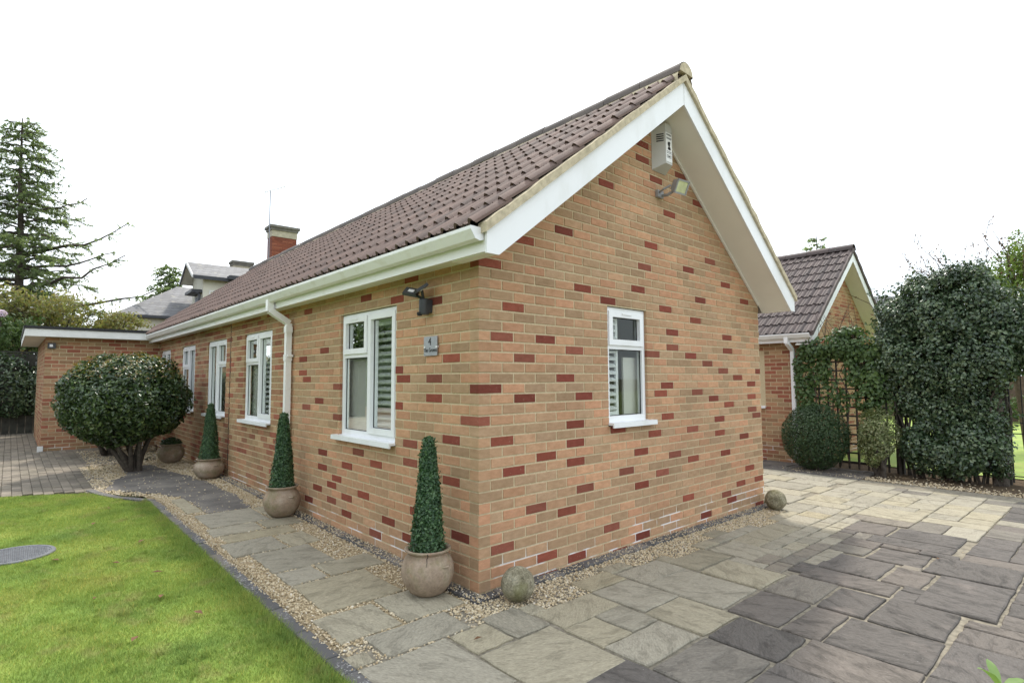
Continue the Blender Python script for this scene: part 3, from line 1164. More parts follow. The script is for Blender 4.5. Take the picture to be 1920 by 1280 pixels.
def block(parent, name, p0, p1, w, top, mat, h=0.08):
    p0, p1 = Vector(p0), Vector(p1)
    d = (p1 - p0).normalized()
    s = Vector((-d.y, d.x))
    e = 0.005
    a, b = p0 + d * 0.003, p1 - d * 0.003
    mb = MB()
    def q(p, o, z): return (p.x + o.x, p.y + o.y, gz(p.x, p.y) + z)
    j = [rs.uniform(-.004, .004) for _ in range(2)]
    V = []
    for z, ins in ((-h, 0), (top - e, 0), (top, e)):
        for p, sg, so in ((a, 1, -1), (b, -1, -1), (b, -1, 1), (a, 1, 1)):
            V.append(q(p, d * sg * ins + s * so * (w / 2 - ins) + s * j[0], z + (j[1] if z > 0 else 0)))
    mb.add(V, [(0, 1, 5, 4), (1, 2, 6, 5), (2, 3, 7, 6), (3, 0, 4, 7), (4, 5, 9, 8), (5, 6, 10, 9), (6, 7, 11, 10), (7, 4, 8, 11), (8, 9, 10, 11)])
    return mb.build(name, mat, parent)


def run_blocks(parent, name, line, step, w, top, mat):
    for (a, b) in zip(line[:-1], line[1:]):
        a, b = Vector(a), Vector(b)
        L = (b - a).length
        n = max(1, round(L / step))
        for i in range(n):
            block(parent, name, a.lerp(b, i / n), a.lerp(b, (i + 1) / n), w, top, mat)


run_blocks(edging, 'edging_block', [(1.6, -1.11), (-4.80, -1.105), (-5.2, -1.36), (-5.75, -1.54), (-6.05, -1.60)], 0.205, 0.082, 0.010, M['kerb'])
run_blocks(wall_strip, 'strip_block', [(-6.2, -0.050), (0.0, -0.050)], 0.215, 0.095, 0.010, M['kerb'])
run_blocks(wall_strip, 'strip_block', [(0.052, -0.10), (0.052, 4.44)], 0.215, 0.095, 0.010, M['kerb'])

# ================================================================== THE BUNGALOW
L_HOUSE = 11.7
W_HOUSE = 4.40
MIDY = W_HOUSE / 2
SLOPE = 0.77
SOFF = 4.04                                     # underside of the barge boards at the apex
EAVE = 2.32
house = empty('brick_bungalow', (0, 0, 0), 'long buff brick bungalow with brown tiled roof and white trim', 'house')


def soff_z(y): return SOFF - SLOPE * abs(y - MIDY)


RED_G = {(-1, 2), (-1, 6), (-1, 18), (0, 4), (0, 8), (0, 13), (1, 2), (1, 15), (2, 6), (2, 15), (3, 0), (3, 11), (3, 16), (3, 18), (5, 3), (5, 17), (6, 2), (6, 8), (7, 4), (7, 9), (8, 7), (8, 12), (8, 15), (9, 10), (10, 1), (10, 4), (10, 8), (10, 17), (11, 2), (11, 14), (12, 4), (12, 9), (12, 12), (13, 0), (13, 6), (13, 14), (13, 18), (14, 4), (14, 10), (14, 18), (15, -1), (15, 15), (16, 14), (16, 18), (17, 1), (17, 4), (17, 9), (17, 12), (18, 0), (18, 10), (18, 18), (19, 3), (19, 16), (20, 15), (20, 19), (21, 1), (21, 13), (22, 4), (22, 9), (22, 12), (23, 0), (23, 2), (23, 10), (23, 15), (25, 10), (25, 15), (26, 1), (27, 12), (28, 6), (28, 10), (29, 4), (30, 0), (30, 8), (30, 13), (31, 17), (33, 1), (33, 8), (33, 15), (34, 12), (35, 3), (36, 9), (36, 14), (41, 10), (42, 6), (44, 13), (45, 9), (47, 8), (47, 11), (49, 8)}
RED_S = {(1, 6), (2, 3), (2, 8), (2, 12), (3, 5), (3, 10), (4, 0), (4, 8), (4, 11), (5, 3), (5, 7), (5, 10), (6, 9), (7, 11), (8, 8), (9, 1), (9, 6), (9, 11), (10, 3), (10, 7), (12, 3), (13, 1), (14, 9), (15, 0), (15, 13), (16, 4), (16, 11), (17, 2), (18, -1), (18, 9), (19, 2), (19, 4), (19, 13), (20, 4), (20, 13), (21, 1), (22, 13), (23, 11), (27, 2), (28, 4), (29, 7), (29, 13), (30, -1), (30, 3), (31, 10), (31, 12)}


def clip_half(poly, f):
    """keep the part of a 2d polygon where f(p) >= 0 (f linear)"""
    outp = []
    n = len(poly)
    for i in range(n):
        p, q = poly[i], poly[(i + 1) % n]
        a, b = f(p), f(q)
        if a >= 0:
            outp.append(p)
        if (a >= 0) != (b >= 0):
            t = a / (a - b)
            outp.append((p[0] + (q[0] - p[0]) * t, p[1] + (q[1] - p[1]) * t))
    return outp


def cut_opening(rects, op):
    """subtract the opening (d0,d1,z0,z1) from rectangles"""
    res = []
    o0, o1, oz0, oz1 = op
    for (a, b, c, d) in rects:
        if b <= o0 or a >= o1 or d <= oz0 or c >= oz1:
            res.append((a, b, c, d))
            continue
        if a < o0: res.append((a, o0, c, d))
        if b > o1: res.append((o1, b, c, d))
        if c < oz0: res.append((max(a, o0), min(b, o1), c, oz0))
        if d > oz1: res.append((max(a, o0), min(b, o1), oz1, d))
    return [r for r in res if r[1] - r[0] > .02 and r[3] - r[2] > .02]


def course_bricks(length, k0, k1, stretch_even, openings, end_cut=True):
    """(k, n, d0, d1, z0, z1) for a stretcher-bond wall; 10 mm joints"""
    res = []
    for k in range(k0, k1):
        z0 = k * 0.075 + 0.0125
        z1 = (k + 1) * 0.075
        st = (k % 2 == 0) == stretch_even
        segs = []
        if st:
            n, d = 0, 0.0
        else:
            segs.append((-1, 0.0, 0.1025))
            n, d = 0, 0.1125
        while d < length - 0.02:
            segs.append((n, d, min(d + 0.2125, length)))
            d += 0.225
            n += 1
        for n, a, b in segs:
            rects = [(a, b, z0, z1)]
            for op in openings:
                rects = cut_opening(rects, op)
            for r in rects:
                res.append((k, n) + r)
    return res


GWIN = (1.44, 2.025, 1.05, 2.10)
SWIN = [(1.13, 2.20), (4.15, 5.25), (6.13, 7.20), (8.05, 9.08), (10.10, 11.03)]
sops = [(a, b, 0.90, 2.10) for a, b in SWIN]
gbr = course_bricks(W_HOUSE, -2, 54, True, [GWIN])
sbr = course_bricks(L_HOUSE - .3, -2, 31, False, sops)
BD = 0.10      # brick depth


def proj_area(c, n, w, h):
    d = Vector(c) - CAM
    z = d.dot(FW)
    if z < .2: return 0
    u, v = d.dot(RT) / z, d.dot(UP) / z
    if abs(u) > .93 or abs(v) > .63: return 0
    return w * h * abs(d.normalized().dot(Vector(n))) / (d.length ** 2)


gable_wall = MB()
# mortar body of the gable wall (with the window opening), 4 mm behind the brick faces
def wall_panel_g(mb, x):
    y0, y1, z0, z1 = GWIN
    def top(y): return soff_z(y) + .06
    for ya, yb, za, zb in ((0.004, y0, None, None), (y1, W_HOUSE - .004, None, None), (y0, y1, -.3, z0), (y0, y1, z1, None)):
        ys = [ya] + ([MIDY] if ya < MIDY < yb else []) + [yb]
        lo = -.3 if za is None else za
        for p, q in zip(ys[:-1], ys[1:]):
            tp, tq = (top(p), top(q)) if zb is None else (zb, zb)
            mb.add([(x, p, lo), (x, q, lo), (x, q, tq), (x, p, tp)], [(0, 1, 2, 3)])
    # reveals
    X1 = x - .10
    y0, y1, z0, z1 = y0 - .004, y1 + .004, z0 - .004, z1 + .004
    mb.add([(x, y0, z0), (x, y1, z0), (x, y1, z1), (x, y0, z1), (X1, y0, z0), (X1, y1, z0), (X1, y1, z1), (X1, y0, z1)], [(0, 4, 5, 1), (1, 5, 6, 2), (2, 6, 7, 3), (3, 7, 4, 0)])


wall_panel_g(gable_wall, -0.005)
gable = gable_wall.build('gable_wall', M['mortar'], house)
side_wall = MB()
# mortar body of the long wall: strips between the windows
edges = [0.004] + [e for ab in SWIN for e in ab] + [L_HOUSE]
for i in range(0, len(edges), 2):
    a, b = edges[i], edges[i + 1]
    side_wall.add([(-a, .005, -.3), (-a, .005, EAVE + .04), (-b, .005, EAVE + .04), (-b, .005, -.3)], [(0, 1, 2, 3)])
for a, b in SWIN:
    for lo, hi in ((-.3, .90), (2.10, EAVE + .04)):
        side_wall.add([(-a, .005, lo), (-a, .005, hi), (-b, .005, hi), (-b, .005, lo)], [(0, 1, 2, 3)])
    a, b, r0, r1 = a - .004, b + .004, .896, 2.104
    side_wall.add([(-a, .0055, r0), (-b, .0055, r0), (-b, .0055, r1), (-a, .0055, r1), (-a, .105, r0), (-b, .105, r0), (-b, .105, r1), (-a, .105, r1)], [(0, 1, 5, 4), (1, 2, 6, 5), (2, 3, 7, 6), (3, 0, 4, 7)])
side = side_wall.build('side_wall', M['mortar'], house)

brick_cache = {}


def brick_mesh(w, h, face, mat):
    """box centred on its face; face 'x' or 'y' is the outward axis"""
    key = (round(w, 3), round(h, 3), face, mat.name)
    if key not in brick_cache:
        mb = MB()
        e = 0.0025
        # slightly rounded arris: front ring inset
        if face == 'x':
            V = [(-BD, -w / 2, -h / 2), (-BD, w / 2, -h / 2), (-BD, w / 2, h / 2), (-BD, -w / 2, h / 2)]
            V += [(-e, -w / 2, -h / 2), (-e, w / 2, -h / 2), (-e, w / 2, h / 2), (-e, -w / 2, h / 2)]
            V += [(0, -w / 2 + e, -h / 2 + e), (0, w / 2 - e, -h / 2 + e), (0, w / 2 - e, h / 2 - e), (0, -w / 2 + e, h / 2 - e)]
        else:
            V = [(w / 2, BD, -h / 2), (-w / 2, BD, -h / 2), (-w / 2, BD, h / 2), (w / 2, BD, h / 2)]
            V += [(w / 2, e, -h / 2), (-w / 2, e, -h / 2), (-w / 2, e, h / 2), (w / 2, e, h / 2)]
            V += [(w / 2 - e, 0, -h / 2 + e), (-w / 2 + e, 0, -h / 2 + e), (-w / 2 + e, 0, h / 2 - e), (w / 2 - e, 0, h / 2 - e)]
            # y faces outward to -y
            V = [(x, y, z) for x, y, z in V]
        F = [(0, 1, 5, 4), (1, 2, 6, 5), (2, 3, 7, 6), (3, 0, 4, 7), (4, 5, 9, 8), (5, 6, 10, 9), (6, 7, 11, 10), (7, 4, 8, 11), (8, 9, 10, 11)]
        if face == 'y':
            F = [tuple(reversed(f)) for f in F]
            V = [(-x, y, z) for x, y, z in V]
        mb.add(V, F)
        brick_cache[key] = (mb.mesh('brick', mat), mb)
    return brick_cache[key]


items = []
for (k, n, a, b, c, d) in gbr:
    poly = [(a, c), (b, c), (b, d), (a, d)]
    if c > soff_z((a + b) / 2) + .12:
        continue
    cut = False
    if max(d - soff_z(a), d - soff_z(b)) > 0.05:
        for s in (1, -1):
            poly = clip_half(poly, lambda p, s=s: SOFF + .05 - SLOPE * s * (p[0] - MIDY) - p[1])
            if len(poly) < 3: break
        if len(poly) < 3: continue
        cut = True
    items.append(('g', k, n, a, b, c, d, poly if cut else None))
for (k, n, a, b, c, d) in sbr:
    if c > EAVE + .02: continue
    items.append(('s', k, n, a, b, c, d, None))
scored = []
for it in items:
    w, k, n, a, b, c, d, poly = it
    ctr = (0, (a + b) / 2, (c + d) / 2) if w == 'g' else (-(a + b) / 2, 0, (c + d) / 2)
    nn = (1, 0, 0) if w == 'g' else (0, -1, 0)
    red = ((k, n) in (RED_G if w == 'g' else RED_S))
    scored.append((proj_area(ctr, nn, b - a, d - c), red, ctr, it))
plainb = sorted([s for s in scored if not s[1]], key=lambda s: -s[0])
rest_g, rest_s, rest_o = MB(), MB(), MB()


def emit_brick(s, as_obj, mat, name, parent):
    _, red, ctr, (w, k, n, a, b, c, d, poly) = s
    jx = rs.uniform(-.0018, .0012)
    if poly is not None:
        mb = MB()
        mb.prism([(jx, p[0], p[1]) for p in poly], (-BD, 0, 0))
        if as_obj:
            return mb.build(name, mat, parent)
        rest_g.add(mb.v, mb.f)
        return
    me, mb = brick_mesh(b - a, d - c, 'x' if w == 'g' else 'y', mat)
    loc = Vector(ctr) + (Vector((jx, 0, 0)) if w == 'g' else Vector((0, -jx, 0)))
    if as_obj:
        o = link(name, me, parent)
        o.location = loc
        return o
    tgt = rest_g if w == 'g' else (rest_o if -ctr[0] > 3.62 else rest_s)
    tgt.add([tuple(Vector(v) + loc) for v in mb.v], mb.f)


for i, s in enumerate(plainb):
    w = s[3][0]
    mat = M['brick'] if (w == 'g' or -s[2][0] < 3.62) else M['old_brick']
    emit_brick(s, i < 300, mat, 'brick', gable if w == 'g' else side)
for s in scored:
    if s[1]:
        w = s[3][0]
        emit_brick(s, True, M['red_brick'], 'red_brick', gable if w == 'g' else side)
tag(rest_g.build('bricks_beyond', M['brick'], gable), kind='stuff')
tag(rest_s.build('bricks_beyond', M['brick'], side), kind='stuff')
tag(rest_o.build('weathered_bricks', M['old_brick'], side), 'weathered redder bricks beyond the downpipe', kind='stuff')
# sealed movement joint in the long wall
MB().box(-5.915, -5.900, -.003, .01, 0.05, EAVE).build('movement_joint', M['dark_gap'], side)
# rear and far walls
bw = MB()
bw.box(-L_HOUSE, -0.2, W_HOUSE - .1, W_HOUSE, -.3, EAVE + .05)
bw.build('rear_wall', M['old_brick'], house)
fw = MB()
fw.prism([(-L_HOUSE, .01, -.3), (-L_HOUSE, W_HOUSE - .11, -.3), (-L_HOUSE, W_HOUSE - .11, EAVE), (-L_HOUSE, MIDY, SOFF), (-L_HOUSE, .01, EAVE)], (.1, 0, 0))
fw.build('far_gable_wall', M['old_brick'], house)
# plain rooms behind the windows
rm = MB()
def inside_box(x0, x1, y0, y1, z0, z1, skip):
    V = [(x0, y0, z0), (x1, y0, z0), (x1, y1, z0), (x0, y1, z0), (x0, y0, z1), (x1, y0, z1), (x1, y1, z1), (x0, y1, z1)]
    F = {'b': (0, 1, 2, 3), 't': (7, 6, 5, 4), 'y0': (4, 5, 1, 0), 'x1': (5, 6, 2, 1), 'y1': (6, 7, 3, 2), 'x0': (7, 4, 0, 3)}
    rm.add(V, [f for k, f in F.items() if k not in skip])
inside_box(-3.3, -.115, .115, 3.9, .02, 2.28, ('y0', 'x1'))
for a, b in SWIN[1:]:
    inside_box(-b - .35, -a + .35, .115, 2.6, .02, 2.28, ('y0',))
rm.build('room_walls', M['plaster'], house)
# inner linings of the front room beside the openings
ln = MB()
for ya, yb, za, zb in ((.115, GWIN[0], .02, 2.28), (GWIN[1], 3.9, .02, 2.28), (GWIN[0], GWIN[1], .02, GWIN[2]), (GWIN[0], GWIN[1], GWIN[3], 2.28)):
    ln.add([(-.112, ya, za), (-.112, yb, za), (-.112, yb, zb), (-.112, ya, zb)], [(3, 2, 1, 0)])
a, b = SWIN[0]
for xa, xb, za, zb in ((-.115, -a, .02, 2.28), (-b, -3.3, .02, 2.28), (-a, -b, .02, .9), (-a, -b, 2.1, 2.28)):
    ln.add([(xa, .112, za), (xb, .112, za), (xb, .112, zb), (xa, .112, zb)], [(0, 1, 2, 3)])
ln.build('wall_lining', M['plaster'], house)


# ---- windows ----------------------------------------------------------------------
def window(axis, a, b, z0, z1, layout, shutters, name='window', sill_over=.06, parent=None, wallpos=0.0, folded=()):
    """axis 'x': wall facing +x, spans y=a..b ; axis 'y': wall facing -y, spans x=-a..-b (a nearest the corner).
    layout 's': top light + lower pane at left, full pane at right ; 'm': mirrored ; 'g': top light over lower pane"""
    def T(d, t, z):       # d along wall, t outward from the wall face
        return (wallpos + t, d, z) if axis == 'x' else (-d, wallpos - t, z)
    def bx(mb, d0, d1, t0, t1, za, zb):
        p, q = T(d0, t0, za), T(d1, t1, zb)
        mb.box(min(p[0], q[0]), max(p[0], q[0]), min(p[1], q[1]), max(p[1], q[1]), za, zb)
    w = MB()
    FT, FB = -.028, -.085      # outer face and back of the frame
    fw_ = .042
    a0, b0, zz0, zz1 = a + .004, b - .004, z0 + .03, z1 - .004
    bx(w, a0, a0 + fw_, FT, FB, zz0, zz1)
    bx(w, b0 - fw_, b0, FT, FB, zz0, zz1)
    bx(w, a0 + fw_, b0 - fw_, FT, FB, zz1 - fw_, zz1)
    bx(w, a0 + fw_, b0 - fw_, FT, FB, zz0, zz0 + fw_ + .012)
    root = w.build(name, M['upvc'], parent)
    lo, hi = a0 + fw_, b0 - fw_
    zl, zh = zz0 + fw_ + .012, zz1 - fw_
    zt = zl + (zh - zl) * .665
    mid = (lo + hi) / 2
    bars = MB()
    panes = []
    sash = []
    if layout == 'g':
        bx(bars, lo, hi, FT - .001, FB, zt - .022, zt + .022)
        sash.append((lo, hi, zt + .022, zh, 1))
        panes.append((lo, hi, zl, zt - .022))
    else:
        # on the y wall 'a' is the corner side, i.e. the right-hand side in view
        left = (mid + .022, hi)
        right = (lo, mid - .022)
        sp, fp = (left, right) if layout == 's' else (right, left)
        bx(bars, mid - .022, mid + .022, FT - .001, FB, zl, zh)
        bx(bars, sp[0], sp[1], FT - .001, FB, zt - .022, zt + .022)
        sash.append((sp[0], sp[1], zt + .022, zh, 1))
        panes.append((sp[0], sp[1], zl, zt - .022))
        sash.append((fp[0], fp[1], zl, zh, 0))
    bars.build('glazing_bar', M['upvc'], root)
    for d0, d1, za, zb, t in sash:
        s = MB()
        sw = .043
        o = -.006
        bx(s, d0 - .008, d0 + sw, FT + .016, FB + .01, za - .008, zb + .008)
        bx(s, d1 - sw, d1 + .008, FT + .016, FB + .01, za - .008, zb + .008)
        bx(s, d0 + sw, d1 - sw, FT + .016, FB + .01, zb - sw, zb + .008)
        bx(s, d0 + sw, d1 - sw, FT + .016, FB + .01, za - .008, za + sw)
        so = s.build('sash', M['upvc'], root)
        panes.append((d0 + sw, d1 - sw, za + sw, zb - sw))
        if t:
            v = MB()
            mm = (d0 + d1) / 2
            bx(v, mm - .07, mm + .07, FT + .0165, FT + .022, zb + .012 - .03, zb - .004)
            v.build('trickle_vent', M['upvc'], so)
    for d0, d1, za, zb in panes:
        p = MB()
        p.add([T(d0, -.052, za), T(d1, -.052, za), T(d1, -.052, zb), T(d0, -.052, zb)], [(0, 1, 2, 3)])
        p.build('pane', M['glass'], root)
        gk = MB()
        e = .006
        bx(gk, d0, d0 + e, -.048, -.056, za, zb)
        bx(gk, d1 - e, d1, -.048, -.056, za, zb)
        bx(gk, d0 + e, d1 - e, -.048, -.056, zb - e, zb)
        bx(gk, d0 + e, d1 - e, -.048, -.056, za, za + e)
        gk.build('gasket', M['dark_gap'], root)
    s = MB()
    so0, so1 = a - .0, b + .0
    bx(s, a + .003, b - .003, -.03, .0, z0 + .012, z0 + .032)
    bx(s, a - sill_over * .15, b + sill_over, .0005, .058, z0 + .010, z0 + .030)
    bx(s, a - sill_over * .15, b + sill_over, .046, .060, z0 - .012, z0 + .0095)
    s.build('sill', M['upvc'], root)
    for dp_, dq_, zz_ in folded:  # added flat panels, standing in for pale light in the lower panes
        f = MB()
        bx(f, dp_, dq_, -.125, -.145, z0 + .04, zz_)
        f.build('pale_backing', M['pale_backing'], root)
    # louvre shutters inside
    for d0, d1, za, zb in shutters:
        st = .032
        f = MB()
        bx(f, d0, d0 + st, -.095, -.117, za, zb)
        bx(f, d1 - st, d1, -.095, -.117, za, zb)
        bx(f, d0 + st, d1 - st, -.095, -.117, za, za + .07)
        bx(f, d0 + st, d1 - st, -.095, -.117, zb - .06, zb)
        f.build('shutter_frame', M['shutter'], root)
        z = za + .10
        while z < zb - .08:
            sl = MB()
            c = T((d0 + d1) / 2, -.112, z)
            if axis == 'x':
                sl.obox(c, (0, 1, 0), (1, 0, -.55), (.55, 0, 1), (d1 - d0) / 2 - st - .002, .027, .008)
            else:
                sl.obox(c, (1, 0, 0), (0, -1, -.55), (0, -.55, 1), (d1 - d0) / 2 - st - .002, .027, .008)
            sl.build('shutter_slat', M['shutter'], root)
            z += .064
    return root


zt1, zb1 = 2.08, 0.96
a, b = SWIN[0]
w1 = window('y', a, b, .90, 2.10, 's', [(a + .03, a + .55, zb1, zt1 - .06)], parent=house, folded=((a + .64, b + .25, 1.66),))
a, b = SWIN[1]
window('y', a, b, .90, 2.10, 's', [(a + .03, a + .55, zb1, zt1 - .06)], parent=house, folded=((a + .66, b + .25, 1.66),))
a, b = SWIN[2]
window('y', a, b, .90, 2.10, 'm', [], parent=house, folded=())
a, b = SWIN[3]
window('y', a, b, .90, 2.10, 's', [], parent=house)
a, b = SWIN[4]
window('y', a, b, .90, 2.10, 's', [], parent=house)
window('x', GWIN[0], GWIN[1], 1.05, 2.10, 'g', [(1.44, 1.70, 1.10, 2.05)], parent=house, folded=((1.82, 2.30, 1.66),))

# ---- roof ----------------------------------------------------------------------------
ROOFZ = 4.345                    # tile plane at the apex
XV, XFAR = 0.335, -12.05         # verge line and far end of the tiles
EDGE_Y = -0.285
sl_len = math.hypot(MIDY - EDGE_Y, SLOPE * (MIDY - EDGE_Y))
ncourse = 10
gauge = sl_len / ncourse
ang = math.atan(SLOPE)
deck = MB()
RB = ROOFZ - .035
yr = 2 * MIDY - EDGE_Y
for ya, yb in ((EDGE_Y + .05, MIDY), (MIDY, yr - .05)):
    deck.add([(XV - .02, ya, RB - SLOPE * abs(ya - MIDY)), (XV - .02, yb, RB - SLOPE * abs(yb - MIDY)), (XFAR, yb, RB - SLOPE * abs(yb - MIDY)), (XFAR, ya, RB - SLOPE * abs(ya - MIDY))], [(0, 1, 2, 3)])
roof = deck.build('roof', M['dark_gap'], house)
TPROF = [(0, .004), (.026, .004), (.033, .011), (.040, .011), (.047, .003), (.084, .003), (.096, .022), (.113, .034), (.131, .024), (.146, .003), (.150, .004)]
TW = 0.300


def tile_mb(w=TW, length=None, half=False):
    """one double roman tile; local x across, local y up the slope, z off the slope; origin at its lower left"""
    length = length or gauge + .07
    xs = []
    for off in ((0, .150) if not half else (0,)):
        for (px, pz) in (TPROF if off == 0 else TPROF[1:]):
            xs.append((px + off, pz))
    th = .019
    n = len(xs)
    V = [(px, 0, pz + .022) for px, pz in xs] + [(px, length, pz - .002) for px, pz in xs] + [(px, .012, pz + .022 - th) for px, pz in xs]
    F = []
    for i in range(n - 1):
        F.append((i, i + 1, n + i + 1, n + i))
        F.append((2 * n + i, 2 * n + i + 1, i + 1, i))
    # right-hand flank of the tile
    V += [(xs[-1][0], length, xs[-1][1] - th)]
    F.append((2 * n - 1 - n, 3 * n - 1, 3 * n, 2 * n - 1))
    mb = MB()
    mb.add(V, F)
    return mb


tmb = tile_mb()
tile_me = tmb.mesh('roof_tile', M['tile'], smooth=True)


def slope_matrix(x, s, front=True, edge=EDGE_Y, midy=MIDY, rz=ROOFZ, slope=SLOPE):
    """frame of a point s metres up the slope"""
    an = math.atan(slope)
    if front:
        y = edge + s * math.cos(an)
        z = rz - slope * (midy - edge) + s * math.sin(an)
        mx = Matrix(((1, 0, 0), (0, math.cos(an), -math.sin(an)), (0, math.sin(an), math.cos(an))))
    else:
        y = 2 * midy - edge - s * math.cos(an)
        z = rz - slope * (midy - edge) + s * math.sin(an)
        mx = Matrix(((-1, 0, 0), (0, -math.cos(an), math.sin(an)), (0, math.sin(an), math.cos(an))))
    m4 = mx.to_4x4()
    m4.translation = (x, y, z)
    return m4


tiles = []
ncol = int((XV - XFAR) / TW)
for ci in range(ncol):
    for r in range(ncourse):
        x = XV - TW * (ci + 1)
        mt = slope_matrix(x, r * gauge)
        tiles.append(((mt.translation - CAM).length, mt))
tiles.sort(key=lambda t: t[0])
rest = MB()
for i, (d, mt) in enumerate(tiles):
    mt = mt @ Matrix.Translation((rs.uniform(-.002, .002), rs.uniform(-.006, .004), rs.uniform(-.001, .004))) @ Matrix.Rotation(rs.uniform(-.008, .008), 4, 'Z')
    if i < 300:
        o = link('roof_tile', tile_me, roof)
        o.matrix_local = mt
    else:
        rest.add([tuple(mt @ Vector(v)) for v in tmb.v], tmb.f)
tag(rest.build('roof_tiles_beyond', M['tile'], roof, smooth=True), kind='stuff')
rest = MB()
for ci in range(ncol):
    for r in range(ncourse):
        mt = slope_matrix(XV - TW * ci, r * gauge, False)
        rest.add([tuple(mt @ Vector(v)) for v in tmb.v], tmb.f)
tag(rest.build('rear_roof_tiles', M['tile'], roof, smooth=True), kind='stuff')
# ridge tiles on a bed of mortar
def ridge_run(parent, x0, x1, midy, z, mat, step=.45, r=.118):
    n = int(round((x0 - x1) / step))
    for i in range(n):
        xa, xb = x0 - i * step, x0 - (i + 1) * step + .006
        mb = MB()
        P = []
        dz = rs.uniform(-.006, .006)
        for x in (xa, xb):
            for k in range(11):
                t = math.pi * (-.04 + 1.08 * k / 10)
                for rr in (r, r - .016):
                    P.append((x, midy + rr * math.cos(t), z + rr * math.sin(t) * .92 + dz))
        F = []
        for k in range(10):
            F.append((2 * k, 2 * k + 2, 22 + 2 * k + 2, 22 + 2 * k))
            F.append((2 * k + 1, 22 + 2 * k + 1, 22 + 2 * k + 3, 2 * k + 3))
            F.append((2 * k, 2 * k + 1, 2 * k + 3, 2 * k + 2))
            F.append((22 + 2 * k, 22 + 2 * k + 2, 22 + 2 * k + 3, 22 + 2 * k + 1))
        mb.add(P, F)
        mb.build('ridge_tile', mat, parent, smooth=True)


ridge_run(roof, XV + .045, XFAR, MIDY, ROOFZ - .015, M['ridge'])
rb = MB()
nseg = 60
for s in (-1, 1):
    P = []
    for i in range(nseg + 1):
        x = XV + .03 + (XFAR - XV - .03) * i / nseg
        w = .128 + rs.uniform(-.012, .014)
        P += [(x, MIDY + s * .08, ROOFZ + .045), (x, MIDY + s * w, ROOFZ + .012 - SLOPE * w + .022), (x, MIDY + s * w, ROOFZ - SLOPE * w - .03)]
    F = []
    for i in range(nseg):
        for k in range(2):
            q = (3 * i + k, 3 * i + k + 1, 3 * i + 4 + k, 3 * i + 3 + k)
            F.append(q if s > 0 else q[::-1])
    rb.add(P, F)
# plug at the gable end
rb.prism([(XV + .05, MIDY + .112 * math.cos(math.pi * k / 8), ROOFZ - .02 + .105 * math.sin(math.pi * k / 8)) for k in range(9)], (-.05, 0, 0))
rb.build('ridge_mortar', M['verge'], roof)


def rake_strip(mb, xa, xb, zlo, zhi, y_low, wob=0.0, seg=26, base=SOFF, side_s=-1, midy=MIDY):
    """a board following one rake; zlo/zhi are vertical offsets from the soffit line"""
    P = []
    for i in range(seg + 1):
        t = i / seg
        h = (midy - y_low) * (1 - t)
        y = midy + side_s * h
        zl = base - SLOPE * h
        o1, o2 = (rs.uniform(-wob, wob), rs.uniform(-wob, wob)) if wob else (0, 0)
        P += [(xa, y, zl + zlo), (xb + o1 * .6, y, zl + zlo), (xb + o1, y, zl + zhi + o2), (xa, y, zl + zhi + o2 * .4)]
    F = []
    for i in range(seg):
        for k in range(4):
            q = (4 * i + k, 4 * i + (k + 1) % 4, 4 * i + 4 + (k + 1) % 4, 4 * i + 4 + k)
            F.append(q if side_s < 0 else q[::-1])
    F += [(0, 3, 2, 1), (4 * seg, 4 * seg + 1, 4 * seg + 2, 4 * seg + 3)]
    mb.add(P, F)


# verge mortar and undercloak
vm = MB()
rake_strip(vm, XV - .045, XV + .040, .224, .290, EDGE_Y + .05, .007)
rake_strip(vm, XV - .045, XV + .040, .224, .290, EDGE_Y + .05, .006, side_s=1)
vm.build('verge_bedding', M['verge'], roof)
# barge boards, overhang soffit
XB = 0.350
for s in (-1, 1):
    bb = MB()
    zb = 2.262
    yb_ = MIDY - (SOFF - zb) / SLOPE
    pg = [(-.212, zb), (yb_, zb), (MIDY, SOFF), (MIDY, SOFF + .222), (-.212, SOFF + .222 - SLOPE * (MIDY + .212))]
    pg = [(XB, (y if s < 0 else W_HOUSE - y), z) for y, z in pg]
    bb.prism(pg if s < 0 else pg[::-1], (-.018, 0, 0))
    bb.build('barge_board', M['upvc'], house)
    sf = MB()
    rake_strip(sf, 0.001, XB - .019, .006, .018, -.10, seg=1, side_s=s)
    sf.build('verge_soffit', M['soffit'], house)
    tr = MB()
    rake_strip(tr, 0.0015, .020, -.014, .005, 0.02, seg=1, side_s=s)
    tr.build('soffit_trim', M['soffit'], house)
jb = MB().box(XB + .0005, XB + .002, MIDY - .002, MIDY + .002, SOFF + .002, SOFF + .222)
jb.build('barge_joint', M['alarm'], house)
# boxed ends of the eaves
for ya, yb in ((-.187, -.098), (W_HOUSE + .098, W_HOUSE + .187)):
    MB().box(-.06 if ya < 0 else .0, XB - .02, ya, yb, 2.270, 2.284).build('box_end_soffit', M['soffit'], house)
# eaves: fascia, soffit
fs = MB()
fs.box(-L_HOUSE - .2, XB - .0185, -.206, -.188, 2.276, 2.43)
fs.build('fascia', M['gutter'], house)
so = MB()
so.box(-L_HOUSE - .2, -.061, -.187, .004, EAVE - .014, EAVE - .004)
so.build('eaves_soffit', M['soffit'], house)
fs = MB()
fs.box(-L_HOUSE - .2, XB - .0185, W_HOUSE + .188, W_HOUSE + .206, 2.276, 2.43)
fs.build('rear_fascia', M['gutter'], house)
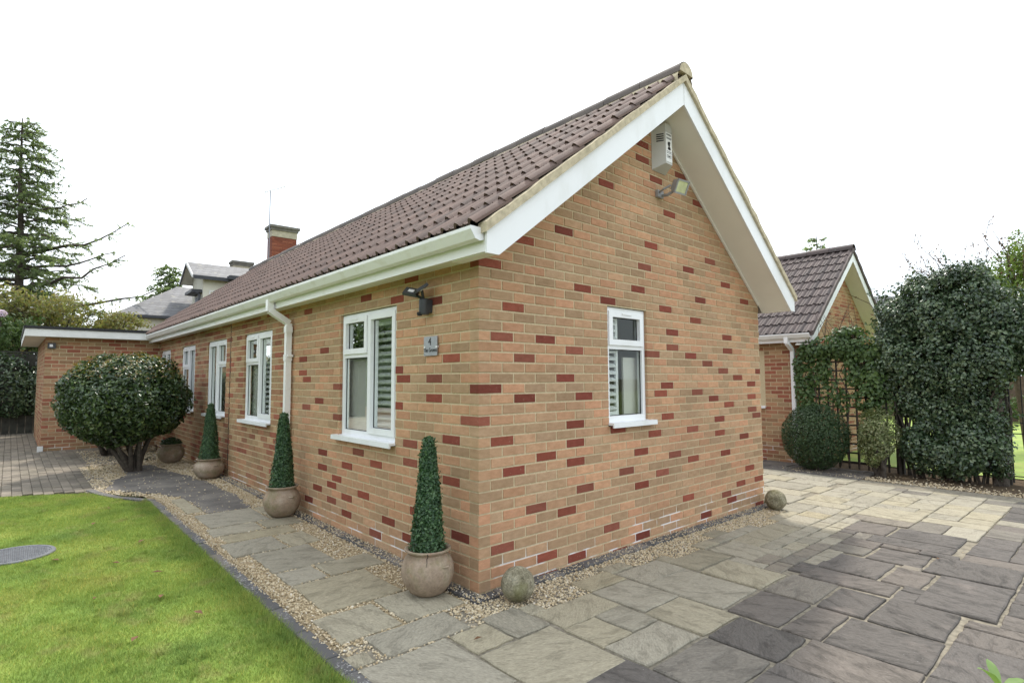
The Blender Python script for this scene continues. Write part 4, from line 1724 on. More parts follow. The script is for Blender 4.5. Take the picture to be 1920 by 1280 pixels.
# gutter: ogee trough with unions
GP = [(-.210, 2.445), (-.212, 2.350), (-.245, 2.338), (-.290, 2.350), (-.318, 2.395), (-.334, 2.420), (-.336, 2.448), (-.326, 2.448), (-.322, 2.425), (-.300, 2.385), (-.27, 2.362), (-.222, 2.362), (-.218, 2.445)]
GP = [(-.21 + (y + .21) * .85, 2.340 + (z - 2.338) * .80) for y, z in GP]
GX0, GX1 = XB - .04, -L_HOUSE - .15


def gutter_piece(xa, xb, grow=0.0, sgn=1, off=0.0):
    mb = MB()
    cx_, cz_ = -.275, 2.40
    pr = [(cx_ + (y - cx_) * (1 + grow), cz_ + (z - cz_) * (1 + grow)) for y, z in GP]
    pr = [((y if sgn > 0 else W_HOUSE - y), z + off) for y, z in pr]
    mb.prism([(xa, y, z) for y, z in pr], (xb - xa, 0, 0))
    return mb


gt = gutter_piece(GX0, GX1).build('gutter', M['gutter'], house)
x = GX0 - .42
while x > GX1:
    gutter_piece(x, x - .055, .035).build('gutter_union', M['gutter'], gt)
    x -= 1.0 if x > -4 else 1.4
endc = MB()
endc.prism([(GX0 + .001, y, z) for y, z in GP[:7]], (.006, 0, 0))
endc.build('end_cap', M['upvc'], gt)
gt2 = gutter_piece(GX0, GX1, 0, -1).build('rear_gutter', M['upvc'], house)
# downpipe with swan neck
def sq_tube(mb, P, hw):
    for p, q in zip(P[:-1], P[1:]):
        p, q = Vector(p), Vector(q)
        d = (q - p).normalized()
        ref = Vector((0, 1, 0)) if abs(d.y) < .9 else Vector((1, 0, 0))
        s = d.cross(ref).normalized()
        t = s.cross(d).normalized()
        mb.obox((p + q) / 2, d, s, t, (q - p).length / 2 + hw * .5, hw, hw)


dpm = MB()
DX = -3.46
sq_tube(dpm, [(DX - .02, -.262, 2.36), (DX - .02, -.262, 2.26)], .034)
sq_tube(dpm, [(DX - .012, -.252, 2.245), (DX, -.062, 2.125)], .0325)
sq_tube(dpm, [(DX, -.055, 2.10), (DX, -.055, .10)], .031)
dpo = dpm.build('downpipe', M['gutter'], house)
for z in (2.045, 1.72):
    c = MB()
    c.obox((DX, -.055, z), (1, 0, 0), (0, 1, 0), (0, 0, 1), .037, .037, .035)
    c.build('pipe_socket', M['gutter'], dpo)
for z in (1.74,):
    c = MB()
    c.obox((DX, -.045, z), (1, 0, 0), (0, 1, 0), (0, 0, 1), .062, .03, .012)
    c.build('pipe_clip', M['gutter'], dpo)

# ---- flat-roofed wing ------------------------------------------------------------------
XW = -11.25
YW = -1.93
wing = empty('flat_roof_wing', (XW, YW, gz(XW, YW)), 'low brick wing with flat roof, white fascia and black felt edge', 'outbuilding')
wb = MB()
wb.add([(XW - .005, YW + .004, -.2), (XW - .005, .02, -.2), (XW - .005, .02, 2.36), (XW - .005, YW + .004, 2.36)], [(0, 1, 2, 3)])
wb.add([(XW - 4.2, YW + .005, -.2), (XW - .005, YW + .005, -.2), (XW - .005, YW + .005, 2.36), (XW - 4.2, YW + .005, 2.36)], [(0, 1, 2, 3)])
wwall = wb.build('wing_wall', M['mortar'], wing)
wl_ = root_loc(wing)
rest = MB()
for (k, n, a, b, c, d) in course_bricks(1.93, 0, 32, True, []):
    if (c + d) / 2 > 2.36: continue
    me, mb = brick_mesh(b - a, d - c, 'x', M['old_brick'])
    o = link('brick', me, wwall)
    o.location = Vector((XW + rs.uniform(-.002, .001), YW + (a + b) / 2, (c + d) / 2)) - wl_
for (k, n, a, b, c, d) in course_bricks(3.9, 0, 32, False, []):
    me, mb = brick_mesh(b - a, d - c, 'y', M['old_brick'])
    rest.add([tuple(Vector(v) + Vector((XW - (a + b) / 2, YW, (c + d) / 2))) for v in mb.v], mb.f)
tag(rest.build('bricks_beyond', M['old_brick'], wwall), kind='stuff')
wf = MB().box(-15.6, -11.02, -2.23, .9, 2.335, 2.36)
wf.build('wing_soffit', M['soffit'], wing)
wf = MB()
wf.box(-11.02, -11.0, -2.25, .6, 2.33, 2.475)
wf.box(-15.6, -11.02, -2.25, -2.2305, 2.33, 2.475)
wf.build('wing_fascia', M['white_dull'], wing)
wf = MB()
wf.box(-15.62, -10.98, -2.27, .55, 2.4755, 2.53)
wf.build('felt_roof', M['felt'], wing)
MB().box(XW + .002, XW + .03, YW - .05, YW + .04, gz(XW, YW) - .03, gz(XW, YW) + .10).build('white_plinth', M['white_dull'], wing)
wlamp = empty('security_light', (XW, -1.836, 2.165), 'small black security light under the flat roof eaves', 'light')
MB().box(XW + .002, XW + .05, -1.90, -1.775, 2.11, 2.22).build('lamp_body', M['charcoal'], wlamp)
MB().box(XW + .051, XW + .056, -1.87, -1.82, 2.14, 2.19).build('lamp_lens', M['alarm_face'], wlamp)

# ================================================================== WALL FITTINGS
# twin-head sensor light on the long wall
sl = empty('sensor_light', (-.62, 0, 2.0), 'charcoal twin head motion sensor light above the house number plate', 'light')
b_ = MB()
b_.lathe((-.615, -.052, 1.965), [(.0, 0), (.036, .0), (.040, .012), (.040, .115), (.030, .125), (0, .125)], 18)
b_.box(-.655, -.575, -.05, -.001, 1.98, 2.08)
b_.build('lamp_body', M['charcoal'], sl, smooth=True)
b_ = MB()
b_.lathe((-.627, -.085, 1.952), [(.0, 0), (.016, .003), (.022, .014), (.022, .03), (0, .03)], 14)
b_.build('sensor_eye', M['ink'], sl, smooth=True)
for c, ax, ay in (((-.70, -.115, 2.145), (-.80, -.45, .20), (.45, -.65, -.55)), ((-.575, -.11, 2.155), (.88, -.35, .05), (-.35, -.72, -.55))):
    h = MB()
    ax, ay = Vector(ax).normalized(), Vector(ay).normalized()
    az = ax.cross(ay).normalized()
    h.obox(c, ax, ay, az, .062, .052, .011)
    hd = h.build('lamp_head', M['charcoal'], sl)
    l = MB()
    l.obox(Vector(c) + (az if az.y < 0 or az.z < 0 else -az) * .0125 + Vector((0, 0, 0)), ax, ay, az, .025, .018, .002)
    l.build('lamp_lens', M['alarm_face'], hd)
    arm = MB()
    arm.tube([(-.615, -.06, 2.085), Vector(c) - Vector((0, -.01, .01))], .012, 8)
    arm.build('lamp_arm', M['charcoal'], sl)


def text_mesh(body, size, mat, name, mtx, parent, extrude=.0008, align='CENTER', sx=1.0):
    cu = bpy.data.curves.new(name, 'FONT')
    cu.body = body
    cu.size = size
    cu.extrude = extrude
    cu.align_x = align
    cu.align_y = 'CENTER'
    t = bpy.data.objects.new(name, cu)
    COL.objects.link(t)
    bpy.context.view_layer.update()
    me = bpy.data.meshes.new_from_object(t.evaluated_get(bpy.context.evaluated_depsgraph_get()))
    bpy.data.objects.remove(t)
    bpy.data.curves.remove(cu)
    me.materials.clear()
    me.materials.append(mat)
    me.transform(Matrix.Diagonal((sx, 1, 1, 1)))
    me.transform(mtx)
    o = link(name, me, parent)
    return o


# number plate
npl = empty('house_number_plate', (-.58, 0, 1.72), 'brushed steel house number plate reading 4 and a house name', 'sign')
pl = MB()
pl.box(-.672, -.488, -.016, -.012, 1.645, 1.795)
plate = pl.build('plate', M['steel'], npl)
for dx in (-.668, -.492):
    for_ = MB()
    for_.lathe((0, 0, 0), [(.0, 0), (.008, 0), (.008, .018), (0, .018)], 12)
    mt = Matrix.Translation((dx + (.006 if dx < -.6 else -.006), -.001, 1.712)) @ Matrix.Rotation(math.radians(90), 4, 'X')
    q = MB()
    q.add([tuple(mt @ Vector(v)) for v in for_.v], for_.f)
    q.build('fixing_stud', M['alarm_face'], npl, smooth=True)
MT = lambda x, z: Matrix.Translation((x - 0, -.0172, z)) @ Matrix.Rotation(math.radians(90), 4, 'X')
off = Matrix.Translation(-root_loc(npl))
text_mesh('4', .082, M['ink'], 'lettering', off @ MT(-.588, 1.752), npl)
text_mesh('The Groves', .046, M['ink'], 'lettering', off @ MT(-.580, 1.688), npl, sx=.80)

# alarm box on the gable
al = empty('alarm_box', (0, 2.285, 3.5), 'pale grey alarm bell box with white printed face under the gable apex', 'alarm')
plan_b = [(0.002, 2.168), (.120, 2.232), (.120, 2.345), (.002, 2.402)]
ab = MB()
ab.prism([(x, y, 3.50 + .45 * x) for x, y in plan_b], (0, 0, .40))
body = ab.build('alarm_body', M['alarm'], al)
# trim the top: a sloping lid
ab = MB()
ab.prism([(x * 1.03 + .001, 2.285 + (y - 2.285) * 1.03, 3.885 + .40 * 0 - .25 * x + .018) for x, y in plan_b], (0, 0, .012))
ab.build('alarm_lid', M['alarm'], al)
fc = MB()
fc.box(.1205, .1225, 2.236, 2.341, 3.575, 3.865)
fc.build('alarm_face', M['alarm_face'], al)
n2 = Vector((.118, .064, 0)).normalized()
for i in range(4):
    sl2 = MB()
    c = Vector((.075, 2.207, 3.845 - i * .022)) + Vector((.0035, -.0064, 0)) * .2
    sl2.obox(c, n2, Vector((n2.y, -n2.x, 0)), (0, 0, 1), .035, .0022, .0045)
    sl2.build('louvre', M['dark_gap'], al)
# print on the face: two blocks of small type, an emblem, two blocks below
pr = MB()
def mark(y0, y1, z0, z1): pr.box(.1226, .1232, y0, y1, z0, z1)
for zz, hgt in ((3.835, .020), (3.800, .020)):
    y = 2.248
    while y < 2.328:
        mark(y, y + .006, zz, zz + hgt)
        if rs.random() < .6: mark(y + .006, y + .010, zz + (hgt - .004) * rs.choice([0, .5, 1]), zz + (hgt - .004) * rs.choice([0, .5, 1]) + .004)
        y += .0125
for zz in (3.672, 3.658):
    y = 2.25
    while y < 2.326:
        mark(y, y + .005, zz, zz + .008)
        y += .009
for (y0, y1, z0, z1) in ((2.252, 2.325, 3.640, 3.643), (2.252, 2.325, 3.612, 3.615), (2.252, 2.256, 3.615, 3.640), (2.321, 2.325, 3.615, 3.640), (2.264, 2.313, 3.622, 3.633)):
    mark(y0, y1, z0, z1)
pr.build('printed_text', M['ink'], al)
em = MB()
for cy, cz, r in ((2.288, 3.752, .020), (2.300, 3.768, .012), (2.278, 3.765, .010), (2.292, 3.712, .018), (2.280, 3.706, .012), (2.304, 3.706, .012), (2.289, 3.732, .010)):
    em.prism([(.1226, cy + r * math.cos(t * math.pi / 5) * (1 + .2 * (t % 2)), cz + r * math.sin(t * math.pi / 5)) for t in range(10)], (.0006, 0, 0))
em.build('emblem', M['ink'], al)

# floodlight
fl = empty('floodlight', (0, 2.30, 3.27), 'grey metal floodlight with glass front below the alarm box', 'light')
m_ = MB()
m_.box(.001, .03, 2.22, 2.32, 3.24, 3.31)
m_.build('wall_mount', M['lamp_grey'], fl)
m_ = MB()
m_.tube([(.02, 2.25, 3.285), (.09, 2.23, 3.30), (.15, 2.26, 3.33)], .011, 8)
m_.tube([(.02, 2.30, 3.265), (.10, 2.28, 3.25), (.16, 2.28, 3.27)], .015, 8)
m_.build('bracket', M['lamp_grey'], fl)
c = Vector((.205, 2.32, 3.315))
fn = Vector((.86, -.10, -.42)).normalized()            # the way it points
fx = Vector((0, 0, 1)).cross(fn).normalized()
fz = fn.cross(fx).normalized()
m_ = MB()
P1 = [c + fx * i * .085 + fz * j * .065 + fn * .03 for i, j in ((-1, -1), (1, -1), (1, 1), (-1, 1))]
P2 = [c + fx * i * .06 + fz * j * .045 - fn * .045 for i, j in ((-1, -1), (1, -1), (1, 1), (-1, 1))]
m_.add(P1 + P2, [(4, 5, 1, 0), (5, 6, 2, 1), (6, 7, 3, 2), (7, 4, 0, 3), (7, 6, 5, 4), (0, 1, 2, 3)])
hs = m_.build('lamp_housing', M['lamp_grey'], fl)
m_ = MB()
for i, j, hx, hz in ((0, -1, .088, .008), (0, 1, .088, .008), (-1, 0, .008, .060), (1, 0, .008, .060)):
    m_.obox(c + fx * i * .080 + fz * j * .060 + fn * .034, fx, fz, fn, hx, hz, .005)
m_.build('lamp_rim', M['lamp_grey'], hs)
m_ = MB()
m_.obox(c + fn * .0325, fx, fz, fn, .071, .051, .0015)
m_.build('reflector', M['reflector'], hs)
# white ornament standing inside the gable window
orn = empty('white_ornament', (-.21, 1.55, 1.06), 'white branching ornament on the sill inside the gable window', 'ornament')
m_ = MB()
m_.lathe((-.21, 1.55, 1.052), [(0, 0), (.045, 0), (.04, .02), (.015, .03), (0, .03)], 12)
for i in range(9):
    a_ = i * 2.4
    m_.tube([(-.21, 1.55, 1.07), (-.21 + .015 * math.cos(a_), 1.55 + .03 * math.sin(a_), 1.20), (-.21 + .03 * math.cos(a_), 1.55 + .06 * math.sin(a_ + .4), 1.30 + .03 * (i % 3))], [.012, .010, .005], 6)
m_.build('coral_branches', M['white_dull'], orn, smooth=True)
MB().box(-.27, -.15, 1.45, 2.02, 1.02, 1.052).build('inner_ledge', M['shutter'], house)

# ================================================================== POTS, TOPIARY, STONE BALLS
POTP = [(.0, .0), (.085, .0), (.120, .020), (.160, .075), (.178, .135), (.176, .185), (.155, .235), (.135, .258), (.130, .268), (.140, .280), (.155, .290), (.156, .298), (.146, .302), (.132, .296), (.125, .275), (.0, .262)]


def pot(loc, s, label, flat=1.0, handles=True):
    x, y = loc
    root = empty('terracotta_pot', (x, y, gz(x, y)), label, 'pot', 'round terracotta pots along the long wall')
    mb = MB()
    mb.lathe((x, y, gz(x, y) + .004), [(r * s, z * s * flat) for r, z in POTP], 40)
    # hand-made unevenness
    mb.v = [(px + (px - x) * .02 * mnoise.noise(Vector((px, py, pz)) * 9), py + (py - y) * .02 * mnoise.noise(Vector((px, py, pz)) * 9), pz) for px, py, pz in mb.v]
    mb.build('pot_body', M['terracotta'], root, smooth=True)
    if handles:
        for a_ in (.2, 2.2, 4.2):
            h = MB()
            ca, sa = math.cos(a_), math.sin(a_)
            zz = gz(x, y) + .205 * s * flat
            rr = .165 * s
            tx, ty = -sa, ca
            P = [(x + ca * rr + tx * k * .03 * s, y + sa * rr + ty * k * .03 * s, zz + .0) for k in (-1,)]
            P = [(x + ca * (rr - .006) + tx * t_ * .032 * s, y + sa * (rr - .006) + ty * t_ * .032 * s, zz) for t_ in (-1, 1)]
            mid = (x + ca * (rr + .020 * s), y + sa * (rr + .020 * s), zz + .004)
            h.tube([P[0], (P[0][0] * .4 + mid[0] * .6, P[0][1] * .4 + mid[1] * .6, zz + .003), mid, (P[1][0] * .4 + mid[0] * .6, P[1][1] * .4 + mid[1] * .6, zz + .003), P[1]], .008 * s, 7)
            h.build('lug_handle', M['terracotta'], root, smooth=True)
    so_ = MB()
    so_.lathe((x, y, gz(x, y) + .262 * s * flat), [(0, 0), (.128 * s, 0), (.120 * s, .008), (0, .012)], 20)
    so_.build('potting_soil', M['soil'], root)
    return root


def cone_topiary(loc, base_z, h, r0, r1, n, label, seed):
    x, y = loc
    root = empty('topiary_cone', (x, y, base_z), label, 'topiary', 'clipped topiary cones in the terracotta pots')
    r_ = np.random.default_rng(seed)
    t = r_.random(n) ** .85
    a_ = r_.uniform(0, 2 * np.pi, n)
    rad = (r0 + (r1 - r0) * t) * (1 - np.abs(r_.normal(0, .07, n)))
    bulge = 1 + .05 * np.sin(a_ * 3 + t * 9)
    top = t > .93
    rad = np.where(top, rad * r_.random(n) ** .5, rad * bulge)
    P = np.stack([x + rad * np.cos(a_), y + rad * np.sin(a_), base_z + .005 + t * h + np.where(top, .02 * (1 - (rad / r1) ** 2), 0)], 1)
    P += r_.normal(0, .006, P.shape)
    st_ = r_.random(n) < .035
    P[st_] += np.stack([np.cos(a_), np.sin(a_), np.full(n, .5)], 1)[st_] * r_.uniform(.004, .02, st_.sum())[:, None]
    N = np.stack([np.cos(a_), np.sin(a_), np.full(n, .35)], 1) + r_.normal(0, .55, (n, 3))
    leaf_obj('foliage', [leaf_quads(P, N, .021, .62, rs=r_)], M['leaf_topiary'], root)
    mb = MB()
    mb.lathe((x, y, base_z - .02), [(0, 0), (r0 * .80, .0), (r1 * .6, h * .95), (0, h * .97)], 20)
    mb.build('inner_twigs', M['leaf_box'], root)
    return root


p1, p2, p3 = (-.262, -.238), (-3.06, -.225), (-5.98, -.225)
rp1 = pot(p1, 1.02, 'terracotta pot nearest the corner of the house, mossy with a cracked rim')
crk = MB()
for k, (zz, rr, aa) in enumerate([(.300, .1585, -.62), (.282, .1455, -.60), (.262, .1365, -.655), (.245, .1515, -.63), (.222, .1665, -.66)]):
    crk.v.append((p1[0] + (rr * 1.02 + .0012) * math.cos(aa), p1[1] + (rr * 1.02 + .0012) * math.sin(aa), .004 + zz * 1.02))
    aa += .045 * (1 - k * .18)
    crk.v.append((p1[0] + (rr * 1.02 + .0012) * math.cos(aa), p1[1] + (rr * 1.02 + .0012) * math.sin(aa), .004 + zz * 1.02))
for k in range(4):
    crk.f.append((2 * k, 2 * k + 1, 2 * k + 3, 2 * k + 2))
    crk.mi.append(0)
crk.build('rim_crack', M['dark_gap'], rp1)
pot(p2, 1.05, 'clean pale terracotta pot standing in front of the white downpipe')
pot(p3, 1.12, 'squat terracotta pot standing on the gravel below a far window', .84)
cone_topiary(p1, gz(*p1) + .28, .755, .118, .036, 9000, 'green topiary cone in the pot nearest the corner of the house', 1)
cone_topiary(p2, gz(*p2) + .285, .775, .125, .036, 8000, 'green topiary cone in the pot in front of the white downpipe', 2)
cone_topiary(p3, gz(*p3) + .262, .79, .135, .038, 6000, 'green topiary cone in the squat pot below a far window', 3)
p4 = (-8.05, -.32)
pot(p4, 1.15, 'terracotta pot in the shade behind the clipped evergreen shrub', .9, False)
P, N = ellipsoid_cloud((p4[0], p4[1], gz(*p4) + .33), (.16, .16, .09), 500, seed=8)
gr = empty('potted_plant', (p4[0], p4[1], gz(*p4) + .27), 'low green plant in the shaded pot behind the clipped shrub', 'plant')
leaf_obj('foliage', [leaf_quads(P, N, .05)], M['leaf_box'], gr)


def stone_ball(loc, r, label, seed):
    x, y = loc
    c = Vector((x, y, gz(x, y) + r * .97))
    import bmesh
    bm = bmesh.new()
    bmesh.ops.create_icosphere(bm, subdivisions=4, radius=r)
    for v in bm.verts:
        n = v.co.normalized()
        v.co += n * r * (.028 * mnoise.noise(n * 2.1 + Vector((seed, 0, 0))) + .014 * mnoise.noise(n * 7 + Vector((seed, 3, 0))) + .008 * mnoise.noise(n * 19))
    me = bpy.data.meshes.new('stone_ball')
    bm.to_mesh(me)
    bm.free()
    me.polygons.foreach_set('use_smooth', [True] * len(me.polygons))
    me.materials.append(M['ballstone'])
    o = link('stone_ball', me)
    o.location = c
    return tag(o, label, 'stone ball', 'rough stone balls at the gable corners')


stone_ball((.245, .135), .112, 'rough stone ball at the corner beside the first pot', 1)
stone_ball((.215, 4.20), .115, 'rough stone ball at the far end of the gable wall', 5)

# access cover in the lawn
mhz = gz(MH[0], MH[1])
ac = empty('access_cover', (MH[0], MH[1], mhz), 'round grey ribbed access cover set in the lawn', 'manhole')
m_ = MB()
m_.lathe((MH[0], MH[1], mhz - .03), [(0, 0), (MH[2], 0), (MH[2], .035), (MH[2] - .006, .042), (MH[2] - .03, .042), (MH[2] - .034, .036), (0, .036)], 48)
m_.build('cover_plate', M['cover'], ac)
m_ = MB()
for i in range(-12, 13):
    for j in range(-12, 13):
        px, py = i * .023 + (.0115 if j % 2 else 0), j * .023
        if math.hypot(px, py) < MH[2] - .045:
            m_.obox((MH[0] + px, MH[1] + py, mhz + .0085), (math.cos(.8 * ((i + j) % 2)), math.sin(.8 * ((i + j) % 2)), 0), (-math.sin(.8 * ((i + j) % 2)), math.cos(.8 * ((i + j) % 2)), 0), (0, 0, 1), .009, .0045, .0028)
m_.build('raised_studs', M['cover'], ac)

# fallen leaves on lawn and path
for i, (x, y) in enumerate([(-2.35, -1.75), (-1.9, -1.55), (-1.35, -1.62), (-.9, -1.5), (-3.9, -1.75), (-1.6, -1.95), (-4.6, -1.55), (-.75, -1.85), (.52, -.42), (-2.9, -1.5), (1.9, 3.3), (-2.75, -2.1)]):
    lf = MB()
    a_ = rs.uniform(0, 6.28)
    L = rs.uniform(.025, .045)
    dx, dy = math.cos(a_) * L, math.sin(a_) * L
    z = gz(x, y) + (.022 if y < -1.2 else .016)
    lf.add([(x - dx, y - dy, z), (x + dy * .45, y - dx * .45, z + .010), (x + dx, y + dy, z + .004), (x - dy * .45, y + dx * .45, z + .009), (x, y, z + .001)], [(0, 1, 4), (1, 2, 4), (2, 3, 4), (3, 0, 4)])
    o = lf.build('fallen_leaf', M['dry_leaf'], loc=(x, y, z))
    tag(o, 'small dry brown leaf lying on the lawn' if y < -1.2 else ('dry brown leaf on the pale slab near the corner' if x < 1 else 'dry brown leaf on the dark stained slabs'), 'leaf', 'fallen leaves')

# ================================================================== SHRUBS BY THE LEFT WING
def stems(mb, base, tops, r0=.035, r1=.014):
    for t in tops:
        b = Vector(base) + Vector((rs.uniform(-.08, .08), rs.uniform(-.08, .08), 0))
        t = Vector(t)
        mid = b.lerp(t, .5) + Vector((rs.uniform(-.05, .05), rs.uniform(-.05, .05), 0))
        mb.tube([b + Vector((0, 0, -.03)), b.lerp(mid, .5), mid, t], [r0 * 1.2, r0, (r0 + r1) / 2, r1], 7)


def crown_shrub(name, base, c, r, n, leaf, mat, label, cat='shrub', group=None, seed=0, young=0, zmin=None, nst=8, lump=.10, sphere_core=True):
    lump = lump * 1.5
    root = empty(name, (base[0], base[1], gz(*base)), label, cat, group)
    r_ = np.random.default_rng(seed)
    P, N = ellipsoid_cloud(c, r, n, shell=.22, lump=lump, lscale=3.2, seed=seed, zmin=zmin, up=.3)
    parts = [leaf_quads(P, N, leaf, .5, rs=r_)]
    P2, N2 = ellipsoid_cloud(c, np.array(r) * .8, n // 4, shell=.5, seed=seed + 1, zmin=zmin)
    parts.append(leaf_quads(P2, N2, leaf * 1.3, .6, rs=r_))
    leaf_obj('crown', parts, mat, root)
    if young:
        P, N = ellipsoid_cloud(c, np.array(r) * 1.03, young, shell=.06, lump=lump, lscale=3.2, seed=seed + 2, zmin=c[2] + r[2] * .45, up=.8)
        tag(leaf_obj('young_growth', [leaf_quads(P, N, leaf * .8, .4, rs=r_)], M['leaf_young'], root), kind='stuff')
    mb = MB()
    stems(mb, (base[0], base[1], gz(*base)), [(c[0] + math.cos(i * 2.4) * r[0] * .62, c[1] + math.sin(i * 2.4) * r[1] * .62, c[2] - r[2] * .35) for i in range(nst)])
    mb.build('stem', M['bark'], root, smooth=True)
    return root


crown_shrub('evergreen_shrub', (-7.46, -.93), (-7.50, -1.06, 1.17), (.86, .86, .72), 15000, .066, M['leaf_camellia'],
            'large dome clipped glossy evergreen shrub on bare twisted stems', seed=21, young=2600, nst=9)
crown_shrub('evergreen_shrub', (-9.75, -1.02), (-9.8, -1.05, 1.0), (.85, .78, .62), 5000, .07, M['leaf_camellia'],
            'smaller dark evergreen shrub hidden behind the clipped dome shrub', seed=22, nst=6)

# boundary behind the drive: dark fence with shrubs
ff = empty('dark_fence', (-16.2, -2.6, gz(-14, 0)), 'tall dark close boarded fence beyond the block paved drive', 'fence')
for i in range(46):
    y = -7.4 + i * .152
    MB().box(-16.22, -16.20 + (.008 if i % 2 else 0), y, y + .149, .05, 2.18 + rs.uniform(-.01, .01)).build('board', M['fence'], ff)
MB().box(-16.26, -16.19, -7.4, -.4, 2.20, 2.24).build('capping_rail', M['fence'], ff)
for i, (yy, zz, ry, rz_) in enumerate([(-2.6, 1.35, .7, .8), (-3.5, 1.25, .8, .9), (-1.75, 1.2, .6, .75), (-4.4, 1.4, .8, .9)]):
    root = empty('fence_climber', (-16.0, yy, gz(-14, 0)), ['dark ivy mass on the fence beside the flat roof wing', 'dark ivy mass spread over the middle of the fence', 'narrow dark ivy at the end of the fence', 'dark ivy mass on the fence outer stretch'][i], 'climber', 'ivy over the dark fence')
    P, N = ellipsoid_cloud((-16.1, yy, zz), (.28, ry, rz_), 1800, seed=40 + i, lump=.3)
    leaf_obj('foliage', [leaf_quads(P, N, .10)], M['leaf_ivy'], root)


def blob_tree(name, base, blobs, n, leaf, mat, label, cat='tree', group=None, seed=0, gap=-.25, trunk_r=.12, lscale=.9, limbs=7, shell=.75, lump=.35, bark=None):
    root = empty(name, base, label, cat, group)
    parts = []
    tot = sum(b[3] * b[4] * b[5] for b in blobs) ** 1.0
    r_ = np.random.default_rng(seed)
    for i, b in enumerate(blobs):
        k = max(200, int(n * (b[3] * b[4] * b[5]) / tot))
        P, N = ellipsoid_cloud(b[:3], b[3:6], k, shell=shell, lump=lump, lscale=lscale, gap=gap, seed=seed + i * 7)
        parts.append(leaf_quads(P, N, leaf, .55, rs=r_))
    leaf_obj('crown', parts, mat, root)
    mb = MB()
    B = Vector(base)
    top = max(b[2] for b in blobs)
    cx_ = sum(b[0] for b in blobs) / len(blobs)
    cy_ = sum(b[1] for b in blobs) / len(blobs)
    T_ = Vector((cx_, cy_, top))
    mb.tube([B - Vector((0, 0, .1)), B.lerp(T_, .35) + Vector((.05, .03, 0)), B.lerp(T_, .7), T_], [trunk_r * 1.3, trunk_r, trunk_r * .6, trunk_r * .2], 9)
    for i in range(limbs):
        b = blobs[i % len(blobs)]
        s = B.lerp(T_, .3 + .5 * (i / max(1, limbs)))
        e = Vector((b[0] + r_.normal() * b[3] * .5, b[1] + r_.normal() * b[4] * .5, b[2] + r_.normal() * b[5] * .4))
        mb.tube([s, s.lerp(e, .5) + Vector((0, 0, .1)), e], [trunk_r * .45, trunk_r * .28, trunk_r * .08], 6)
    mb.build('trunk', bark or M['bark'], root, smooth=True)
    return root


def at(u, v, depth):
    """a point of the real scene given by sight line and distance, used once while laying out the far garden"""
    p = CAM + (FW + RT * ((u - 960) / FPX) + UP * ((640 - v) / FPX)) * depth
    return p


# olive shrubs and small trees beyond the flat roof
def shrub_at(name, u, v, d, ru, rv, n, leaf, mat, label, group=None, seed=0, gap=-.05, rd=None, base_z=-.1):
    c = at(u, v, d)
    k = d / FPX
    rx = ru * k
    rz_ = rv * k
    low = max(.6, c.z - rz_)
    blobs = [(c.x, c.y, c.z, rx, rx, rz_)]
    r_ = random.Random(seed)
    for i in range(5):
        blobs.append((c.x + r_.uniform(-.7, .7) * rx, c.y + r_.uniform(-.7, .7) * rx, c.z + r_.uniform(-.5, .55) * rz_, rx * .55, rx * .55, rz_ * .5))
    return blob_tree(name, (c.x, c.y, base_z), blobs, n, leaf, mat, label, 'shrub', group, seed, gap, .07, .8)


shrub_at('olive_shrub', 40, 610, 18.5, 90, 75, 7200, .11, M['leaf_brown'], 'olive green spreading shrub below the tall conifer', 'shrubs beyond the flat roof', 51)
shrub_at('olive_shrub', 140, 598, 19.5, 78, 55, 5600, .11, M['leaf_brown'], 'bronze tinted shrub rising above the white fascia', 'shrubs beyond the flat roof', 52)
shrub_at('olive_shrub', 215, 612, 20.5, 55, 34, 3360, .11, M['leaf_brown'], 'low bronze shrub next to the cream neighbouring house', 'shrubs beyond the flat roof', 53)
shrub_at('green_shrub', 20, 640, 17.4, 60, 60, 5500, .12, M['leaf_far'], 'mid green shrub above the dark fence', 'shrubs beyond the flat roof', 54)
c = at(2, 588, 16.5)
li = empty('lilac_bush', (c.x, c.y, -.1), 'bush with pale lilac flower heads above the fence', 'shrub')
P, N = ellipsoid_cloud((c.x, c.y, c.z), (.13, .13, .12), 220, seed=60)
leaf_obj('flower_head', [leaf_quads(P, N, .06)], M['lilac'], li)
P, N = ellipsoid_cloud((c.x - .1, c.y, c.z - .7), (.5, .5, .6), 1400, seed=61, gap=-.2)
leaf_obj('foliage', [leaf_quads(P, N, .11)], M['leaf_far'], li)
MB().tube([(c.x, c.y, -.15), (c.x, c.y, c.z)], [.05, .02], 7).build('stem', M['bark'], li)


